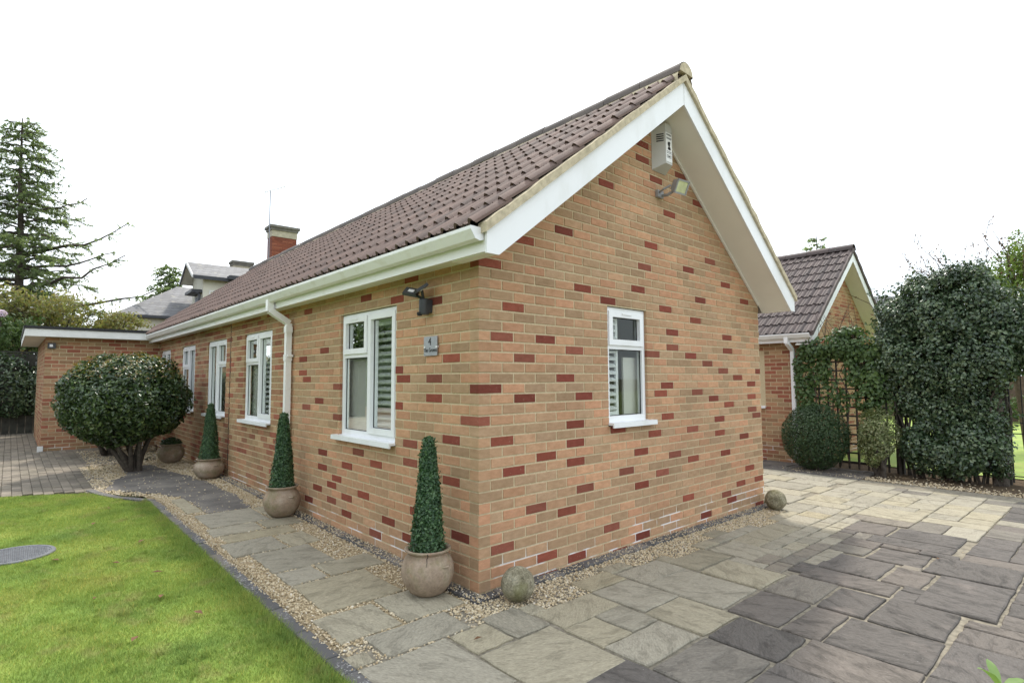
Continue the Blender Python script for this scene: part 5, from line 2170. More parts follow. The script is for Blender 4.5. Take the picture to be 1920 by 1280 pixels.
def conifer(name, base, top, n_br, spread, label, seed, leaf=.12, dens=26, bare=(), droop=.25, lean_up=.12, twl=.55, mat=None):
    """larch-like tree: whorls of long branches hung with needle sprays"""
    root = empty(name, base, label, 'tree')
    r_ = np.random.default_rng(seed)
    B, T_ = Vector(base), Vector(top)
    H = (T_ - B).length
    tr = MB()
    n = 9
    pts_ = [B.lerp(T_, i / n) + Vector((r_.normal() * .03, r_.normal() * .03, 0)) * (1 if 0 < i < n else 0) for i in range(n + 1)]
    tr.tube([B - Vector((0, 0, .3))] + pts_, [H * .022] + [H * .019 * (1 - i / n) + .02 for i in range(n + 1)], 9)
    tr.build('trunk', M['bark'], root, smooth=True)
    br = MB()
    LP, LN = [], []
    branches = []
    for i in range(n_br):
        t = .22 + .78 * (i + r_.random()) / n_br
        t = min(t, .985)
        L = spread * (1.02 - t) ** .72 * r_.uniform(.55, 1.1) + .25
        az = i * 2.399 + r_.normal() * .3
        branches.append((t, L, az, False))
    for t, L, az in bare:
        branches.append((t, L, az, True))
    for t, L, az, isbare in branches:
        s = B.lerp(T_, t)
        d = Vector((math.cos(az), math.sin(az), 0))
        P = []
        m_ = 7
        up = r_.uniform(-.05, .22) if not isbare else .22
        for k in range(m_ + 1):
            q = k / m_
            P.append(s + d * L * q + Vector((0, 0, L * (up * q - droop * q * q + (.28 * q ** 3 if isbare else .10 * q ** 3)))) + Vector((r_.normal(), r_.normal(), r_.normal())) * .02 * L)
        br.tube(P, [max(.012, .020 * L * (1 - k / m_)) + .008 for k in range(m_ + 1)], 5, False)
        nt = int(L * (9 if not isbare else 5.5)) + 2
        for j in range(nt):
            q = r_.uniform(.12, 1)
            if isbare and q < .45 and r_.random() < .6: continue
            kk = min(int(q * m_), m_ - 1)
            p0 = P[kk].lerp(P[kk + 1], q * m_ - kk)
            sd_ = 1 if r_.random() < .5 else -1
            td = (d * r_.uniform(.2, .8) + Vector((-d.y, d.x, 0)) * sd_ * r_.uniform(.3, 1) + Vector((0, 0, r_.uniform(-.7, .25)))).normalized()
            tl = twl * r_.uniform(.5, 1.2) * (.4 + .6 * min(1, L)) * (.6 if isbare else 1)
            p1 = p0 + td * tl
            br.tube([p0, p1], [.010, .004], 3, False)
            nn = int(dens * tl) + 2
            for e in range(nn):
                f_ = r_.random()
                pp = p0.lerp(p1, f_)
                LP.append((pp.x + r_.normal() * .025, pp.y + r_.normal() * .025, pp.z + r_.normal() * .03 - .02))
                LN.append((r_.normal(), r_.normal(), abs(r_.normal()) + .4))
    br.build('branches', M['bark'], root)
    leaf_obj('needles', [leaf_quads(np.array(LP), np.array(LN), leaf, .34, rs=r_)], mat or M['leaf_conifer'], root)
    return root


cb = at(36, 700, 23)
ct = at(42, 222, 23)
right_az = math.atan2(RT0.y, RT0.x)
conifer('tall_conifer', (cb.x, cb.y, -.2), (ct.x, ct.y, ct.z), 128, 4.0, 'tall open conifer with long drooping side branches beyond the drive', 71, .105, 56,
        bare=[(.34, 5.6, right_az + .05), (.44, 4.6, right_az - .1), (.50, 3.7, right_az + .15), (.55, 4.6, right_az), (.69, 2.6, right_az + .1), (.28, 4.0, right_az - .2)])
cf = at(318, 640, 46)
ctt = at(318, 498, 46)
conifer('distant_conifer', (cf.x, cf.y, -.2), (ctt.x, ctt.y, ctt.z), 70, 4.2, 'distant dark conifer behind the slate roofed house', 72, .26, 14, droop=.1, twl=.8)

# ================================================================== NEIGHBOURING HOUSE (left)
nb_o = at(222, 588, 22)
EX = Vector((math.cos(math.radians(88)), math.sin(math.radians(88)), 0))     # along its front
EY = Vector((-EX.y, EX.x, 0))                                                # away from the camera
NB = Vector((nb_o.x, nb_o.y, 0))
NZ = nb_o.z
nb = empty('cream_house', NB, 'cream rendered neighbouring house with slate roofs, dormer and brick chimneys', 'house')


def W_(x, y, z): return NB + EX * x + EY * y + Vector((0, 0, z))


def nbox(mb, x0, x1, y0, y1, z0, z1):
    V = [W_(x, y, z) for z in (z0, z1) for x, y in ((x0, y0), (x1, y0), (x1, y1), (x0, y1))]
    mb.add(V, [(3, 2, 1, 0), (4, 5, 6, 7), (0, 1, 5, 4), (1, 2, 6, 5), (2, 3, 7, 6), (3, 0, 4, 7)])
    return mb


PX = 22 / FPX
nbox(MB(), .12, 10, .1, 7, -.2, NZ).build('wall', M['render'], nb)
rf = MB()
e0, e1, f0, f1 = -.15, 10.3, -.2, 7.3
rx0, rx1, ry, rzz = 2.45, 7.6, 3.0, NZ + 1.72
V = [W_(e0, f0, NZ), W_(e1, f0, NZ), W_(e1, f1, NZ), W_(e0, f1, NZ), W_(rx0, ry, rzz), W_(rx1, ry, rzz)]
rf.add(V, [(0, 1, 5, 4), (1, 2, 5), (2, 3, 4, 5), (3, 0, 4)])
nroof = rf.build('slate_roof', M['slate'], nb)
nbox(MB(), e0 - .05, e1 + .05, f0 - .05, f1 + .05, NZ - .11, NZ - .01).build('black_gutter', M['slate_dark'], nb)
# cross wing whose gable looks left along the house
gx0, gx1 = 2.75, 6.2
gy0, gy1, ym = -1.0, 1.2, .1
dz0, dzr = -.2, NZ + 2.40
sl_ = .75 / 1.4
dz1 = dzr - sl_ * (ym - gy0)
mb = MB()
mb.add([W_(gx0, gy0, dz0), W_(gx0, gy1, dz0), W_(gx0, gy1, dz1 - .05), W_(gx0, ym, dzr - .08), W_(gx0, gy0, dz1 - .05), W_(gx1, gy0, dz0), W_(gx1, gy1, dz0), W_(gx1, gy1, dz1 - .05), W_(gx1, ym, dzr - .08), W_(gx1, gy0, dz1 - .05)],
       [(0, 4, 3, 2, 1), (5, 6, 7, 8, 9), (0, 5, 9, 4), (1, 2, 7, 6)])
dw = mb.build('cross_wing_wall', M['render'], nb)
mb = MB()
XO = gx0 - .42
for s_, ye in ((-1, ym - 1.4), (1, ym + 1.4)):
    ze = dzr - sl_ * 1.4
    P = [W_(XO, ye, ze), W_(gx1 + .3, ye, ze), W_(gx1 + .3, ym, dzr), W_(XO, ym, dzr)]
    mb.add(P + [p - Vector((0, 0, .06)) for p in P], [(0, 1, 2, 3) if s_ < 0 else (3, 2, 1, 0), (7, 6, 5, 4) if s_ < 0 else (4, 5, 6, 7), (0, 4, 5, 1), (0, 3, 7, 4)])
drf = mb.build('cross_wing_roof', M['slate'], nb)
for s_, ye in ((-1, ym - 1.4), (1, ym + 1.4)):
    mb = MB()
    ze = dzr - sl_ * 1.4
    mb.prism([W_(XO - .01, ye, ze - .12), W_(XO - .01, ym, dzr - .12), W_(XO - .01, ym, dzr + .02), W_(XO - .01, ye, ze + .02)], EX * -.04)
    mb.build('barge_board', M['slate_dark'] if s_ > 0 else M['white_dull'], drf)
mb = MB()
mb.add([W_(XO, ym - 1.38, dzr - sl_ * 1.38 - .07), W_(XO, ym, dzr - .07), W_(XO, ym + 1.38, dzr - sl_ * 1.38 - .07), W_(gx0 + .01, ym + 1.38, dzr - sl_ * 1.38 - .07), W_(gx0 + .01, ym, dzr - .07), W_(gx0 + .01, ym - 1.38, dzr - sl_ * 1.38 - .07)], [(0, 1, 4, 5), (1, 2, 3, 4)])
mb.build('overhang_soffit', M['render'], drf)
nbox(MB(), XO, gx1, ym - 1.47, ym - 1.401, dzr - sl_ * 1.4 - .16, dzr - sl_ * 1.4 - .03).build('gutter', M['slate_dark'], drf)
for x0, x1, z0, z1 in ((2.98, 3.30, NZ + .35, NZ + 1.1),):
    f = nbox(MB(), x0, x1, gy0 - .03, gy0 - .003, z0, z1).build('window', M['white_dull'], dw)
    nbox(MB(), x0 + .05, x1 - .05, gy0 - .04, gy0 - .031, z0 + .06, z1 - .06).build('pane', M['stone_cap'], f)
f = nbox(MB(), gx0 - .035, gx0 - .005, -.55, .35, NZ + .1, NZ + .95).build('window', M['white_dull'], dw)
nbox(MB(), gx0 - .045, gx0 - .036, -.48, -.14, NZ + .17, NZ + .88).build('pane', M['lead'], f)
nbox(MB(), gx0 - .045, gx0 - .036, -.06, .28, NZ + .17, NZ + .88).build('pane', M['lead'], f)
nbox(MB(), gx0 - .4, gx0 - .006, -.9, .55, NZ + 1.0, NZ + 1.12).build('window_hood', M['slate_dark'], dw)
# flat roofed dormer with grey cheek and casement
nbox(MB(), 4.0, 6.3, -1.5, .2, NZ - .3, NZ + 1.55).build('dormer_cheek', M['lead'], nb)
nbox(MB(), 3.6, 6.5, -1.65, .3, NZ + 1.56, NZ + 1.72).build('dormer_flat_roof', M['slate_dark'], nb)
cas = nbox(MB(), 3.66, 3.99, -1.25, -1.2, NZ + .55, NZ + 1.35).build('window', M['white_dull'], nb)
nbox(MB(), 3.71, 3.94, -1.26, -1.251, NZ + .62, NZ + 1.28).build('pane', M['lead'], cas)
MB().tube([W_(gx0 - .12, -.95, NZ - .4), W_(gx0 - .12, -.95, NZ + .9), W_(gx0 - .3, -.9, NZ + 1.02)], .05, 7).build('downpipe', M['slate_dark'], nb)
# chimneys
def chimney(u0, u1, vtop, vbot, d, name='chimney'):
    c = at((u0 + u1) / 2, vtop, d)
    w = (u1 - u0) * d / FPX
    base = at((u0 + u1) / 2, vbot, d)
    def Wc(x, y, z): return Vector((c.x, c.y, 0)) + EX * x + EY * y + Vector((0, 0, z))
    def cb_(mb, hw, hd, z0, z1):
        V = [Wc(x, y, z) for z in (z0, z1) for x, y in ((-hw, -hd), (hw, -hd), (hw, hd), (-hw, hd))]
        return mb.add(V, [(3, 2, 1, 0), (4, 5, 6, 7), (0, 1, 5, 4), (1, 2, 6, 5), (2, 3, 7, 6), (3, 0, 4, 7)])
    hw = w / 2 * .84
    mb = cb_(MB(), hw, hw * .6, NZ, c.z - .50)
    st = mb.build(name, M['far_red'], nroof)
    h = .075
    z = base.z - .1
    k = 0
    while z < c.z - .58 and z > NZ:
        x = -hw + (0 if k % 2 else -.11)
        while x < hw:
            a_, b_2 = max(x, -hw), min(x + .215, hw)
            if b_2 - a_ > .04:
                V = [Wc(xx, yy, zz) for zz in (z, z + .065) for xx, yy in ((a_, -hw * .6 - .008), (b_2, -hw * .6 - .008), (b_2, -hw * .6 + .05), (a_, -hw * .6 + .05))]
                bk.add(V, [(3, 2, 1, 0), (4, 5, 6, 7), (0, 1, 5, 4), (1, 2, 6, 5), (2, 3, 7, 6), (3, 0, 4, 7)])
            x += .225
        z += h
        k += 1
    cb_(MB(), hw * 1.02, hw * .65, c.z - .50, c.z - .22).build('stone_band', M['stone_cap'], nroof)
    mm = cb_(MB(), hw * 1.10, hw * .74, c.z - .22, c.z - .11)
    cb_(mm, hw * 1.20, hw * .84, c.z - .11, c.z - .0)
    mm.build('chimney_cap', M['dark_stone'], nroof)
    return c, Wc, hw


bk = MB()
cc, Wc, hw = chimney(503, 556, 428, 482, 25)
tag(bk.build('chimney_bricks', M['far_red'], nroof), kind='stuff')
bk = MB()
chimney(434, 472, 492, 506, 27)
if bk.v:
    tag(bk.build('chimney_bricks', M['far_red'], nroof), kind='stuff')
# aerial
aer = empty('tv_aerial', Wc(-hw * 1.08, -hw * .3, cc.z - .5), 'thin television aerial on a pole beside the red brick chimney', 'aerial')
p0 = Wc(-hw * 1.3, -hw * .9, cc.z - 1.6)
p1_ = Wc(-hw * 1.3, -hw * .9, at(506, 366, 25).z - .05)
MB().tube([p0, p1_], .022, 6).build('pole', M['lead'], aer)
m_ = MB()
bd = (EX * .8 + Vector((0, 0, .42))).normalized()
m_.tube([p1_ - bd * .25, p1_ + bd * .75], .014, 5)
for i in range(8):
    q = p1_ + bd * (-.2 + i * .13)
    sd_ = EY * .2
    m_.tube([q - sd_, q + sd_], .008, 4)
m_.tube([p1_ - bd * .25 + Vector((0, 0, .15)), p1_ - bd * .25 - Vector((0, 0, .15))], .02, 5)
m_.build('antenna_rods', M['alarm'], aer)

# ================================================================== GARAGE (right)
GY, GXW, GW, GOV = 8.36, -1.02, 4.35, 0.30
gmid = GY + GW / 2
gar = empty('brick_garage', (GXW, GY, gz(0, GY)), 'smaller gabled brick building with weathered brown tiled roof and white barge boards', 'garage')
gl_ = root_loc(gar)
SOFG = 3.88
def gsoff(y): return SOFG - SLOPE * abs(y - gmid)
mb = MB()
mb.add([(GXW - .004, GY + .005, -.4), (-6, GY + .005, -.4), (-6, GY + .005, 2.3), (GXW - .004, GY + .005, 2.3)], [(3, 2, 1, 0)])
mb.add([(GXW - .005, GY + .004, -.4), (GXW - .005, GY + GW, -.4), (GXW - .005, GY + GW, gsoff(GY + GW) + .05), (GXW - .005, gmid, SOFG + .05), (GXW - .005, GY + .004, gsoff(GY) + .05)], [(0, 1, 2, 3, 4)])
gwall = mb.build('garage_wall', M['mortar'], gar)
rest = MB()
cnt = 0
for (k, n, a, b, c, d) in course_bricks(3.0, -2, 30, False, [(0.66, 1.7, .95, 2.02)]):
    me, mb = brick_mesh(b - a, d - c, 'y', M['old_brick'])
    loc = Vector((GXW - (a + b) / 2, GY + rs.uniform(-.001, .002), (c + d) / 2 - .05))
    if a < 1.35:
        o = link('brick', me, gwall)
        o.location = loc - gl_
        cnt += 1
    else:
        rest.add([tuple(Vector(v) + loc) for v in mb.v], mb.f)
for (k, n, a, b, c, d) in course_bricks(GW, -2, 54, True, []):
    y0, y1 = GY + a, GY + b
    z0, z1 = c - .05, d - .05
    if z0 > gsoff((y0 + y1) / 2) + .1: continue
    poly = [(y0, z0), (y1, z0), (y1, z1), (y0, z1)]
    for s in (1, -1):
        poly = clip_half(poly, lambda p, s=s: SOFG + .04 - SLOPE * s * (p[0] - gmid) - p[1])
        if len(poly) < 3: break
    if len(poly) < 3: continue
    rest.prism([(GXW, p[0], p[1]) for p in poly], (-BD, 0, 0))
tag(rest.build('bricks_beyond', M['old_brick'], gwall), kind='stuff')
# garage window (only its near jamb shows)
window('y', -GXW + .66, -GXW + 1.7, .90, 1.97, 's', [], parent=gar, wallpos=GY)
MB().box(GXW - 1.72, GXW - .62, GY + .12, GY + .14, .8, 2.1).build('room_back', M['plaster'], gar)
# roof
ROOFG = 4.14
GEDGE = GY - .27
GXV = GXW + GOV
gsl = math.hypot(gmid - GEDGE, SLOPE * (gmid - GEDGE))
gg = gsl / 10
tg = tile_mb(length=gg + .07)
tg_me = tg.mesh('roof_tile', M['old_tile'], smooth=True)
deck = MB()
for ya, yb in ((GEDGE + .05, gmid), (gmid, 2 * gmid - GEDGE - .05)):
    deck.add([(GXV - .02, ya, ROOFG - .03 - SLOPE * abs(ya - gmid)), (GXV - .02, yb, ROOFG - .03 - SLOPE * abs(yb - gmid)), (-6.2, yb, ROOFG - .03 - SLOPE * abs(yb - gmid)), (-6.2, ya, ROOFG - .03 - SLOPE * abs(ya - gmid))], [(0, 1, 2, 3)])
groof = deck.build('roof', M['dark_gap'], gar)
rest = MB()
for ci in range(17):
    for r in range(10):
        mt = slope_matrix(GXV - TW * (ci + 1), r * gg, True, GEDGE, gmid, ROOFG)
        mt = mt @ Matrix.Translation((rs.uniform(-.003, .003), rs.uniform(-.008, .006), rs.uniform(0, .005)))
        if ci < 9:
            o = link('roof_tile', tg_me, groof)
            o.matrix_local = Matrix.Translation(-gl_) @ mt
        else:
            rest.add([tuple(mt @ Vector(v)) for v in tg.v], tg.f)
        mt = slope_matrix(GXV - TW * ci, r * gg, False, GEDGE, gmid, ROOFG)
        rest.add([tuple(mt @ Vector(v)) for v in tg.v], tg.f)
tag(rest.build('roof_tiles_beyond', M['old_tile'], groof, smooth=True), kind='stuff')
ridge_run(groof, GXV + .03, -6.0, gmid, ROOFG - .01, M['old_tile'])
for s in (-1, 1):
    bb = MB()
    rake_strip(bb, GXV - .02, GXV, .0, .20, GY - .20, seg=1, base=SOFG, side_s=s, midy=gmid)
    bb.build('barge_board', M['upvc'], gar)
    sf = MB()
    rake_strip(sf, GXW + .001, GXV - .021, .006, .018, GY - .20, seg=1, base=SOFG, side_s=s, midy=gmid)
    sf.build('verge_soffit', M['soffit'], gar)
    v_ = MB()
    rake_strip(v_, GXV - .04, GXV + .03, .203, .285, GEDGE + .02, .006, base=SOFG, side_s=s, midy=gmid)
    v_.build('verge_bedding', M['old_tile'], groof)
gu = MB()
dy_, dz_ = GY, -.165
gu.prism([(GXV - .02, y + dy_, z + dz_) for y, z in GP], (-5.4, 0, 0))
ggo = gu.build('gutter', M['upvc'], gar)
MB().box(-6.2, GXV - .022, GY - .205, GY - .188, 2.11, 2.27).build('fascia', M['upvc'], gar)
dpm = MB()
gdx = GXW - .115
sq_tube(dpm, [(gdx - .02, GY - .26, 2.19), (gdx - .02, GY - .26, 2.11)], .034)
sq_tube(dpm, [(gdx - .012, GY - .245, 2.09), (gdx, GY - .065, 1.98)], .032)
sq_tube(dpm, [(gdx, GY - .055, 1.95), (gdx, GY - .055, .0)], .031)
dpm.build('downpipe', M['upvc'], gar)

# ================================================================== PLANTS ON THE RIGHT
crown_shrub('box_ball', (-.62, 7.78), (-.62, 7.80, gz(0, 7.8) + .56), (.53, .50, .56), 15000, .030, M['leaf_box'], 'dense round clipped box ball beside the garage wall', 'shrub', None, 81, 0, gz(0, 7.8) + .01, 5, .05)
crown_shrub('variegated_shrub', (.27, 7.85), (.27, 7.88, .50), (.27, .25, .42), 3200, .042, M['leaf_variegated'], 'pale variegated shrub between the box ball and the hedge', 'shrub', None, 82, 0, None, 6, .35)
# trellis against the garage gable side
tre = empty('wooden_trellis', (-.35, 8.30, gz(0, 8.3)), 'dark square wooden trellis beside the clipped box ball', 'trellis')
for i in range(9):
    x = -.86 + i * .145
    MB().box(x, x + .026, 8.29, 8.31, -.08, 1.86).build('upright_slat', M['trellis'], tre)
for i in range(12):
    z = .02 + i * .155
    MB().box(-.88, .34, 8.268, 8.289, z, z + .026).build('cross_slat', M['trellis'], tre)
# posts and screen under the hedge
scr = empty('hedge_trellis', (1.0, 8.55, gz(0, 8.5)), 'dark trellis screen standing inside the tall ivy hedge', 'trellis')
for x in (.42, 1.05, 1.74):
    MB().box(x - .05, x + .05, 8.5, 8.6, -.15, 2.5).build('post', M['trellis'], scr)
for i in range(13):
    x = .5 + i * .105
    MB().box(x, x + .022, 8.53, 8.545, .1, 2.2).build('upright_slat', M['trellis'], scr)
for i in range(12):
    z = .15 + i * .165
    MB().box(.47, 1.70, 8.505, 8.529, z, z + .022).build('cross_slat', M['trellis'], scr)

clm = empty('climbing_plant', (-.5, 8.32, gz(0, 8.3)), 'leafy green climber growing over trellis and garage corner', 'climber')
parts = []
for i, (x, y, z, rx, ry_, rz_, n, sd2) in enumerate([(-.75, 8.22, 1.95, .28, .18, .22, 900, 1), (-.35, 8.25, 1.98, .35, .2, .24, 1300, 2), (.05, 8.25, 1.85, .32, .2, .3, 1300, 3), (.18, 8.2, 1.45, .22, .18, .35, 800, 4),
                                                     (-.98, 8.24, 1.45, .14, .12, .55, 500, 5), (-.82, 8.26, 1.25, .10, .1, .5, 350, 6), (.1, 8.2, 1.1, .25, .2, .4, 700, 7), (-.2, 8.3, 2.22, .3, .2, .14, 400, 8), (-.62, 8.24, 1.6, .22, .1, .35, 420, 9), (-.1, 8.22, 1.55, .2, .12, .3, 420, 10), (-.4, 8.24, 1.1, .35, .08, .4, 260, 11), (-.85, 8.2, .9, .2, .1, .4, 260, 12)]):
    P, N = ellipsoid_cloud((x, y, z), (rx, ry_, rz_), n, shell=.9, lump=.4, lscale=3, gap=-.35, seed=90 + sd2)
    parts.append(leaf_quads(P, N + np.array([0, -.5, .3]), .068, .7))
leaf_obj('foliage', parts, M['leaf_climber'], clm)
m_ = MB()
for i in range(9):
    x = -.95 + i * .14
    P = [(x, 8.27, -.05)]
    for k in range(1, 6):
        P.append((x + rs.uniform(-.12, .12), 8.26 + rs.uniform(-.03, .02), k * .38))
    m_.tube(P, [.014, .013, .012, .010, .008, .006], 5)
for i in range(14):
    a_ = Vector((rs.uniform(-.7, .2), 8.25, rs.uniform(2.0, 2.2)))
    m_.tube([a_, a_ + Vector((rs.uniform(-.15, .15), rs.uniform(-.1, .05), rs.uniform(.15, .4))), a_ + Vector((rs.uniform(-.25, .3), rs.uniform(-.1, .1), rs.uniform(.4, .7)))], [.005, .004, .002], 4)
m_.build('stem', M['twig'], clm)

hed = empty('ivy_hedge', (1.1, 8.4, gz(0, 8.4)), 'tall dark ivy covered hedge standing over the gravel border', 'hedge')
parts = []
BL = [(.62, 8.45, 2.35, .40, .45, .62, 2600), (1.0, 8.45, 2.40, .5, .5, .66, 3400), (1.45, 8.45, 2.45, .5, .5, .66, 3400), (1.76, 8.45, 2.20, .38, .5, .66, 2400), (2.25, 8.5, 1.95, .45, .5, .50, 2200), (3.0, 8.6, 1.9, .7, .6, .8, 2200),
      (.55, 8.35, 1.75, .35, .4, .45, 2200), (.95, 8.3, 1.65, .45, .4, .5, 2600), (1.4, 8.3, 1.7, .45, .4, .5, 2600), (1.72, 8.3, 1.75, .30, .4, .5, 1800),
      (.70, 8.35, 1.10, .30, .3, .42, 1300), (1.10, 8.35, 1.02, .34, .3, .45, 1500), (1.48, 8.35, 1.05, .32, .3, .5, 1500), (.40, 8.3, 2.1, .25, .3, .35, 700), (1.2, 8.3, 2.95, .3, .3, .22, 700), (1.50, 8.35, 2.98, .28, .3, .22, 600), (.8, 8.35, 2.85, .28, .3, .2, 500), (1.45, 8.1, .42, .40, .28, .42, 2100), (1.05, 8.1, .30, .38, .26, .30, 1500), (.72, 8.15, .38, .25, .22, .38, 1100), (.9, 8.3, .72, .3, .2, .25, 700), (1.3, 8.25, .72, .22, .2, .2, 500), (1.68, 8.2, .6, .15, .2, .5, 700), (3.6, 8.7, 1.2, .7, .5, 1.2, 1800), (1.98, 8.45, 2.0, .22, .35, .5, 1300), (2.2, 8.5, 2.35, .3, .35, .4, 1200), (.45, 8.35, 2.55, .22, .3, .3, 600), (.3, 8.3, 1.5, .2, .2, .4, 600)]
for i, (x, y, z, rx, ry_, rz_, n) in enumerate(BL):
    P, N = ellipsoid_cloud((x, y, z), (rx, ry_, rz_), int(n * 1.7), shell=.6, lump=.5, lscale=3.4, gap=-.40, seed=120 + i, zmin=gz(0, 8) + .01)
    parts.append(leaf_quads(P, N + np.array([0, -.2, .35]), .054, .66))
r_ = np.random.default_rng(333)
SP = []
for i in range(150):
    b = BL[int(r_.integers(0, len(BL)))]
    d = unit(np.array([[r_.normal(), -abs(r_.normal()) * .6, r_.normal() * .5 + .55]]))[0]
    p = np.array(b[:3]) + d * np.array(b[3:6]) * .95
    L = r_.uniform(.08, .30)
    dd = unit((d + r_.normal(0, .5, 3))[None])[0]
    for k in range(int(L * 70) + 3):
        SP.append(p + dd * L * r_.random() + r_.normal(0, .018, 3))
SP = np.array(SP)
SP = SP[SP[:, 2] > 0]
parts.append(leaf_quads(SP, r_.normal(size=SP.shape) + np.array([0, -.4, .5]), .05, .6))
leaf_obj('foliage', parts, M['leaf_ivy'], hed)
m_ = MB()
for i in range(26):
    x = .5 + i * .05 + rs.uniform(-.04, .04)
    y = 8.4 + rs.uniform(-.15, .15)
    P = [(x, y, -.15)]
    for k in range(1, 7):
        P.append((x + rs.uniform(-.12, .12), y + rs.uniform(-.08, .08), k * .36 - .1))
    m_.tube(P, [.022, .02, .018, .016, .014, .011, .007], 5)
m_.tube([(1.70, 8.35, -.15), (1.69, 8.36, .9), (1.66, 8.37, 1.6), (1.62, 8.38, 2.3)], [.085, .078, .07, .05], 9)
m_.build('trunk', M['bark'], hed, smooth=True)

# iron gate
gt_ = empty('iron_gate', (1.82, 8.62, gz(0, 8.6)), 'slim black iron gate at the end of the ivy hedge', 'gate')
for x, z1 in ((1.80, 1.62), (1.94, 1.58), (2.08, 1.58), (2.22, 1.58), (2.36, 1.62)):
    MB().tube([(x, 8.62, -.09), (x, 8.62, z1)], .012 if x in (1.80, 2.36) else .007, 6).build('upright_bar', M['iron'], gt_)
for z in (.0, .62, .78, 1.5):
    MB().box(1.80, 2.36, 8.612, 8.628, z, z + .014).build('cross_bar', M['iron'], gt_)

# fresh green tree and budding tree beyond the hedge
blob_tree('fresh_green_tree', (1.75, 13.6, -.1), [(1.45, 13.4, 3.45, .6, .55, .75), (1.0, 13.2, 3.3, .4, .4, .4), (1.85, 13.5, 3.9, .6, .6, .7), (2.3, 13.7, 3.3, .8, .8, .9), (1.3, 13.4, 2.6, .55, .55, .6), (2.9, 13.8, 3.6, .8, .8, .9)], 22000, .075, M['leaf_yellow'],
          'fresh yellow green leafed tree behind the ivy hedge', seed=160, gap=-.35, trunk_r=.07, lscale=1.6)


def twig_tree(name, base, h, n, label, seed, spread=.5, buds=1, lean=(0, 0)):
    root = empty(name, base, label, 'tree')
    r_ = random.Random(seed)
    mb = MB()
    LP = []
    B = Vector(base)
    top = B + Vector((lean[0] * .4, lean[1] * .4, h * .45))
    mb.tube([B - Vector((0, 0, .1)), B.lerp(top, .5), top], [.07, .055, .045], 7)
    for i in range(n):
        az = r_.uniform(0, 6.28)
        s = B.lerp(top, r_.uniform(.55, 1))
        L = h * r_.uniform(.35, .62)
        d = Vector((math.cos(az) * spread + lean[0] * .3, math.sin(az) * spread + lean[1] * .3, 1)).normalized()
        P = [s]
        for k in range(1, 7):
            P.append(s + d * L * k / 6 + Vector((r_.gauss(0, .05), r_.gauss(0, .05), 0)) * k * .5)
        mb.tube(P, [.024, .020, .016, .013, .010, .007, .004], 4, False)
        for k in range(9):
            q = r_.uniform(.25, 1)
            kk = min(5, int(q * 6))
            p = P[kk].lerp(P[kk + 1], q * 6 - kk)
            e = p + Vector((r_.gauss(0, .5), r_.gauss(0, .5), r_.uniform(.1, .9))).normalized() * r_.uniform(.15, .4)
            mb.tube([p, e], [.007, .003], 3, False)
            for j in range(4):
                z = p.lerp(e, r_.random())
                LP.append(tuple(z))
        for k in range(14):
            q = r_.uniform(.2, 1)
            kk = min(5, int(q * 6))
            LP.append(tuple(P[kk].lerp(P[kk + 1], q * 6 - kk)))
    mb.build('branches', M['twig'], root)
    A = np.array(LP) + rng.normal(0, .012, (len(LP), 3))
    tag(leaf_obj('buds', [leaf_quads(A, rng.normal(size=A.shape), .048, .6)], M['leaf_bud'], root), kind='stuff')
    return root


twig_tree('budding_tree', (1.45, 14.1, -.1), 5.6, 80, 'bare twiggy tree with reddish buds behind the hedge', 170, .62, lean=(-.5, 0))
twig_tree('budding_tree', (.55, 11.0, -.1), 3.9, 12, 'sparse thin twigs rising over the middle of the hedge', 171, .8)

# far things beyond the garage
fb = at(1640, 560, 45)
fh = empty('far_house', (fb.x, fb.y, -.3), 'distant house roof with buff chimney beyond the hedge', 'house')
FX = Vector((math.cos(YAW), math.sin(YAW), 0))
FY = Vector((-FX.y, FX.x, 0))
kf = 45 / FPX
def fbx(mb, u0, u1, y0, y1, z0, z1):
    V = [Vector((fb.x, fb.y, 0)) + FX * x + FY * y + Vector((0, 0, z)) for z in (z0, z1) for x, y in (((u0 - 1640) * kf, y0), ((u1 - 1640) * kf, y0), ((u1 - 1640) * kf, y1), ((u0 - 1640) * kf, y1))]
    return mb.add(V, [(3, 2, 1, 0), (4, 5, 6, 7), (0, 1, 5, 4), (1, 2, 6, 5), (2, 3, 7, 6), (3, 0, 4, 7)])
z_e = at(1640, 575, 45).z
z_r = at(1640, 542, 45).z
fbx(MB(), 1600, 1800, 0, 8, -.3, z_e).build('wall', M['stone_cap'], fh)
mb = MB()
V = [Vector((fb.x, fb.y, 0)) + FX * ((u - 1640) * kf) + FY * y + Vector((0, 0, z)) for u, y, z in ((1596, -.4, z_e), (1804, -.4, z_e), (1804, 8.4, z_e), (1596, 8.4, z_e), (1596, 4, z_r), (1804, 4, z_r))]
mb.add(V, [(0, 1, 5, 4), (2, 3, 4, 5), (0, 4, 3), (1, 2, 5)])
froof = mb.build('roof', M['slate_dark'], fh)
fbx(MB(), 1627, 1644, 3.4, 4.4, z_e, at(1640, 530, 45).z).build('chimney_stack', M['stone_cap'], froof)
fbx(MB(), 1625, 1646, 3.3, 4.5, at(1640, 530, 45).z, at(1640, 525, 45).z).build('chimney_cap', M['stone_cap'], froof)
fbx(MB(), 1662, 1668, 3.6, 4.2, z_e, at(1665, 533, 45).z).build('chimney_pot', M['far_red'], froof)
ctf = at(1531, 443, 38)
cbf = at(1531, 640, 38)
conifer('pointed_conifer', (cbf.x, cbf.y, -.2), (ctf.x, ctf.y, ctf.z), 60, 2.6, 'conifer tip showing above the garage ridge', 181, .24, 12, droop=.0, twl=.6)

